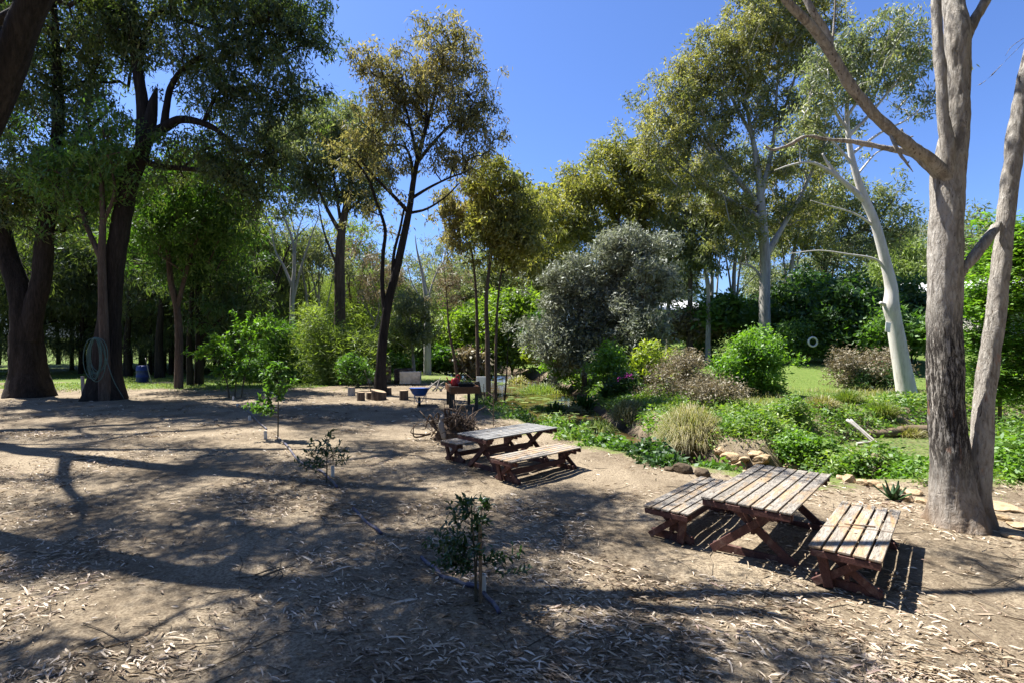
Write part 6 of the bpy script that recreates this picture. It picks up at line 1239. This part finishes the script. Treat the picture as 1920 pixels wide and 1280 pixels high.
# duckweed film on the pond
rng = np.random.default_rng(12); x, y = scat(26000, 7, 30, 9, 22, rng); d, w_, s = creek_d(x, y); k = (d < w_ * .98) & (vnoise(x, y, .9, 61) > .3); x, y = x[k], y[k]
c = np.stack([x, y, np.full(len(x), WATER + .006) + rng.random(len(x)) * .03], -1); V, Q = leaves(c, .08, .06, 0, .93, rng); tag(mesh_np('duckweed', V, [Q], lf_weed), 'film of small floating weed on the pond', 'pond weed', kind='stuff')
# pads on the water
rng = np.random.default_rng(10); pads = MB(); k_ = 0
while k_ < 420:
    i = rng.integers(len(CREEK) * 7 // 15); q = CREEK[i] + rng.normal(size=2) * CW[i] * .6
    if creek_d(q[:1], q[1:])[0][0] > CW[i] * .95 or vnoise(q[:1], q[1:], 1.6, 31)[0] < .45: continue
    r_ = rng.uniform(.08, .2) * min(1.6, max(.7, q[1] / 24)); a0 = rng.random() * 6; z_ = WATER + .008 + rng.random() * (.05 if rng.random() < .7 else .25)
    ring_ = [(q[0], q[1], z_)] + [(q[0] + r_ * math.cos(a0 + t), q[1] + r_ * math.sin(a0 + t), z_ + rng.uniform(0, .02)) for t in np.linspace(.15, 2 * PI - .15, 9)]; pads.add(ring_, [(0, j, j + 1) for j in range(1, 9)]); k_ += 1
tag(pads.build('lily_pads', leaf_mat('lily pad', [(.05, .09, .02), (.11, .16, .035), (.22, .24, .07)], .2)), 'floating lily pads in patches along the creek', 'lily pads', kind='stuff')

# ================================================================== woods behind
def proto(seed, h, cw, clumps, L, Wd, per, mat_bark, droop, lo=.35, sig=.5, cr=1.2):
    t = Tree((0, 0, 0), seed, .8); rng = t.rng; lean = rng.normal(size=2) * .05 * h
    t.limb([(0, 0, -.5), (lean[0] * .2, lean[1] * .2, h * .3), (lean[0] * .6, lean[1] * .6, h * .6), (lean[0], lean[1], h * .9)], h * .016, h * .003, ok_from=.3, sides=7, k=4)
    for k in range(clumps):
        f = lo + (1 - lo) * rng.random() ** .8; a = rng.random() * 6.28; rr = cw * math.sqrt(max(.05, 1 - ((f - .62) / .45) ** 2)) * math.sqrt(rng.random())
        t.clumps((lean[0] * f + rr * math.cos(a), lean[1] * f + rr * math.sin(a), h * f), (cr, cr, cr * .6), 1, 5, cr, 0)
    t.grow(); r = empty('tree', (0, 0, 0)); wd_ = t.wood('trunk', mat_bark, r, .016, minr=.02); cr_ = t.crown('crown', lf_gum, r, per, L, Wd, sig, droop)
    me = wd_.data; wv = np.zeros(len(me.vertices) * 3, np.float32); me.vertices.foreach_get('co', wv); wv = wv.reshape(-1, 3); wf = [tuple(p.vertices) for p in me.polygons]
    q4 = np.array([f for f in wf if len(f) == 4]); lv, lq = t.leafV, t.leafQ
    for o in (wd_, cr_, r): bpy.data.objects.remove(o)
    return wv, q4, lv, lq


PR = {'gum': proto(201, 18, 4.6, 46, .62, .17, 20, bark_brown, .7), 'gum2': proto(202, 15, 4.8, 42, .62, .17, 20, bark_brown, .6, .45), 'oak': proto(203, 12, 3.6, 60, .42, .035, 75, bark_dark, 1.2, .12, .55), 'round': proto(204, 7, 4.0, 50, .5, .17, 22, bark_brown, .2, .12)}


def wood(name, items, mat_w, mat_l, lab, cat='wood'):
    Vs, Fs, mi, off = [], [], [], 0
    for kind, x, y, s, sx, rz in items:
        wv, wq, lv, lq = PR[kind]; c_, s_ = math.cos(rz), math.sin(rz); z = tz(x, y)
        for vv, qq, k in ((wv, wq, 0), (lv, lq, 1)):
            q = vv * np.array([sx, sx, s]); q = np.stack([q[:, 0] * c_ - q[:, 1] * s_ + x, q[:, 0] * s_ + q[:, 1] * c_ + y, q[:, 2] + z], -1); Vs.append(q); Fs.append(qq + off); mi.append(np.full(len(qq), k)); off += len(q)
    return tag(mesh_np(name, np.vstack(Vs), [np.vstack(Fs)], [mat_w, mat_l], midx=np.concatenate(mi)), lab, cat, kind='stuff')


rng = np.random.default_rng(55)
def items(n, x0, x1, y0, y1, kinds, s0, s1, test=None):
    o = []
    while len(o) < n:
        x, y = rng.uniform(x0, x1), rng.uniform(y0, y1)
        if test and not test(x, y): continue
        s = rng.uniform(s0, s1); o.append((kinds[rng.integers(len(kinds))], x, y, s, s * rng.uniform(.9, 1.15), rng.random() * 6.28))
    return o
wood('sky_blocking_wood', items(30, -34, 34, -30, -5, ['gum', 'gum2'], .9, 1.25, lambda x, y: x * x + y * y > 64) + items(8, 10, 32, -6, 4, ['gum', 'gum2'], .9, 1.1, lambda x, y: x > 11), bark_brown, lf_darkgum, 'unseen gum wood added behind the camera to block sky light')  # out-of-view trees added to cut sky fill and deepen the shade
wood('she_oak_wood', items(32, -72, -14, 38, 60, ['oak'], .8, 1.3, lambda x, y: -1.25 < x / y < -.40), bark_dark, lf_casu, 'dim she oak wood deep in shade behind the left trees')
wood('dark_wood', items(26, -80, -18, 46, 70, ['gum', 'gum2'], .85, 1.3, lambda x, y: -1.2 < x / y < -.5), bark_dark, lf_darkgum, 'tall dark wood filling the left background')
wood('far_wood', items(46, -70, 10, 66, 110, ['gum', 'gum2'], .7, 1.0, lambda x, y: -.62 < x / y < .04), bark_greywhite, lf_gum, 'far grey green wood beyond the clearing')
wood('far_understorey', items(40, -50, 6, 50, 84, ['round', 'oak'], .6, .95, lambda x, y: -.55 < x / y < -.06 and rng.random() < .55 and creek_d(np.array([x]), np.array([y]))[0][0] > 7), bark_brown, lf_fern, 'mixed light green understorey beyond the clearing')
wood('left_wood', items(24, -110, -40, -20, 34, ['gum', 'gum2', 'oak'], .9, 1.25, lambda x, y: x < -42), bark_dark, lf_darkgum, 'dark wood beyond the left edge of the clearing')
wood('hill_wood', items(34, 5, 110, 70, 110, ['gum', 'gum2'], .75, 1.0, lambda x, y: .08 < x / y < 1.1), bark_greywhite, lf_gum, 'wood along the top of the hill on the right')
wood('hill_shrubbery', items(30, 8, 80, 50, 74, ['round'], .45, .8, lambda x, y: .16 < x / y < 1.1 and not (.27 < x / y < .36)), bark_brown, lf_deep, 'dark shrubbery along the top of the lawn')
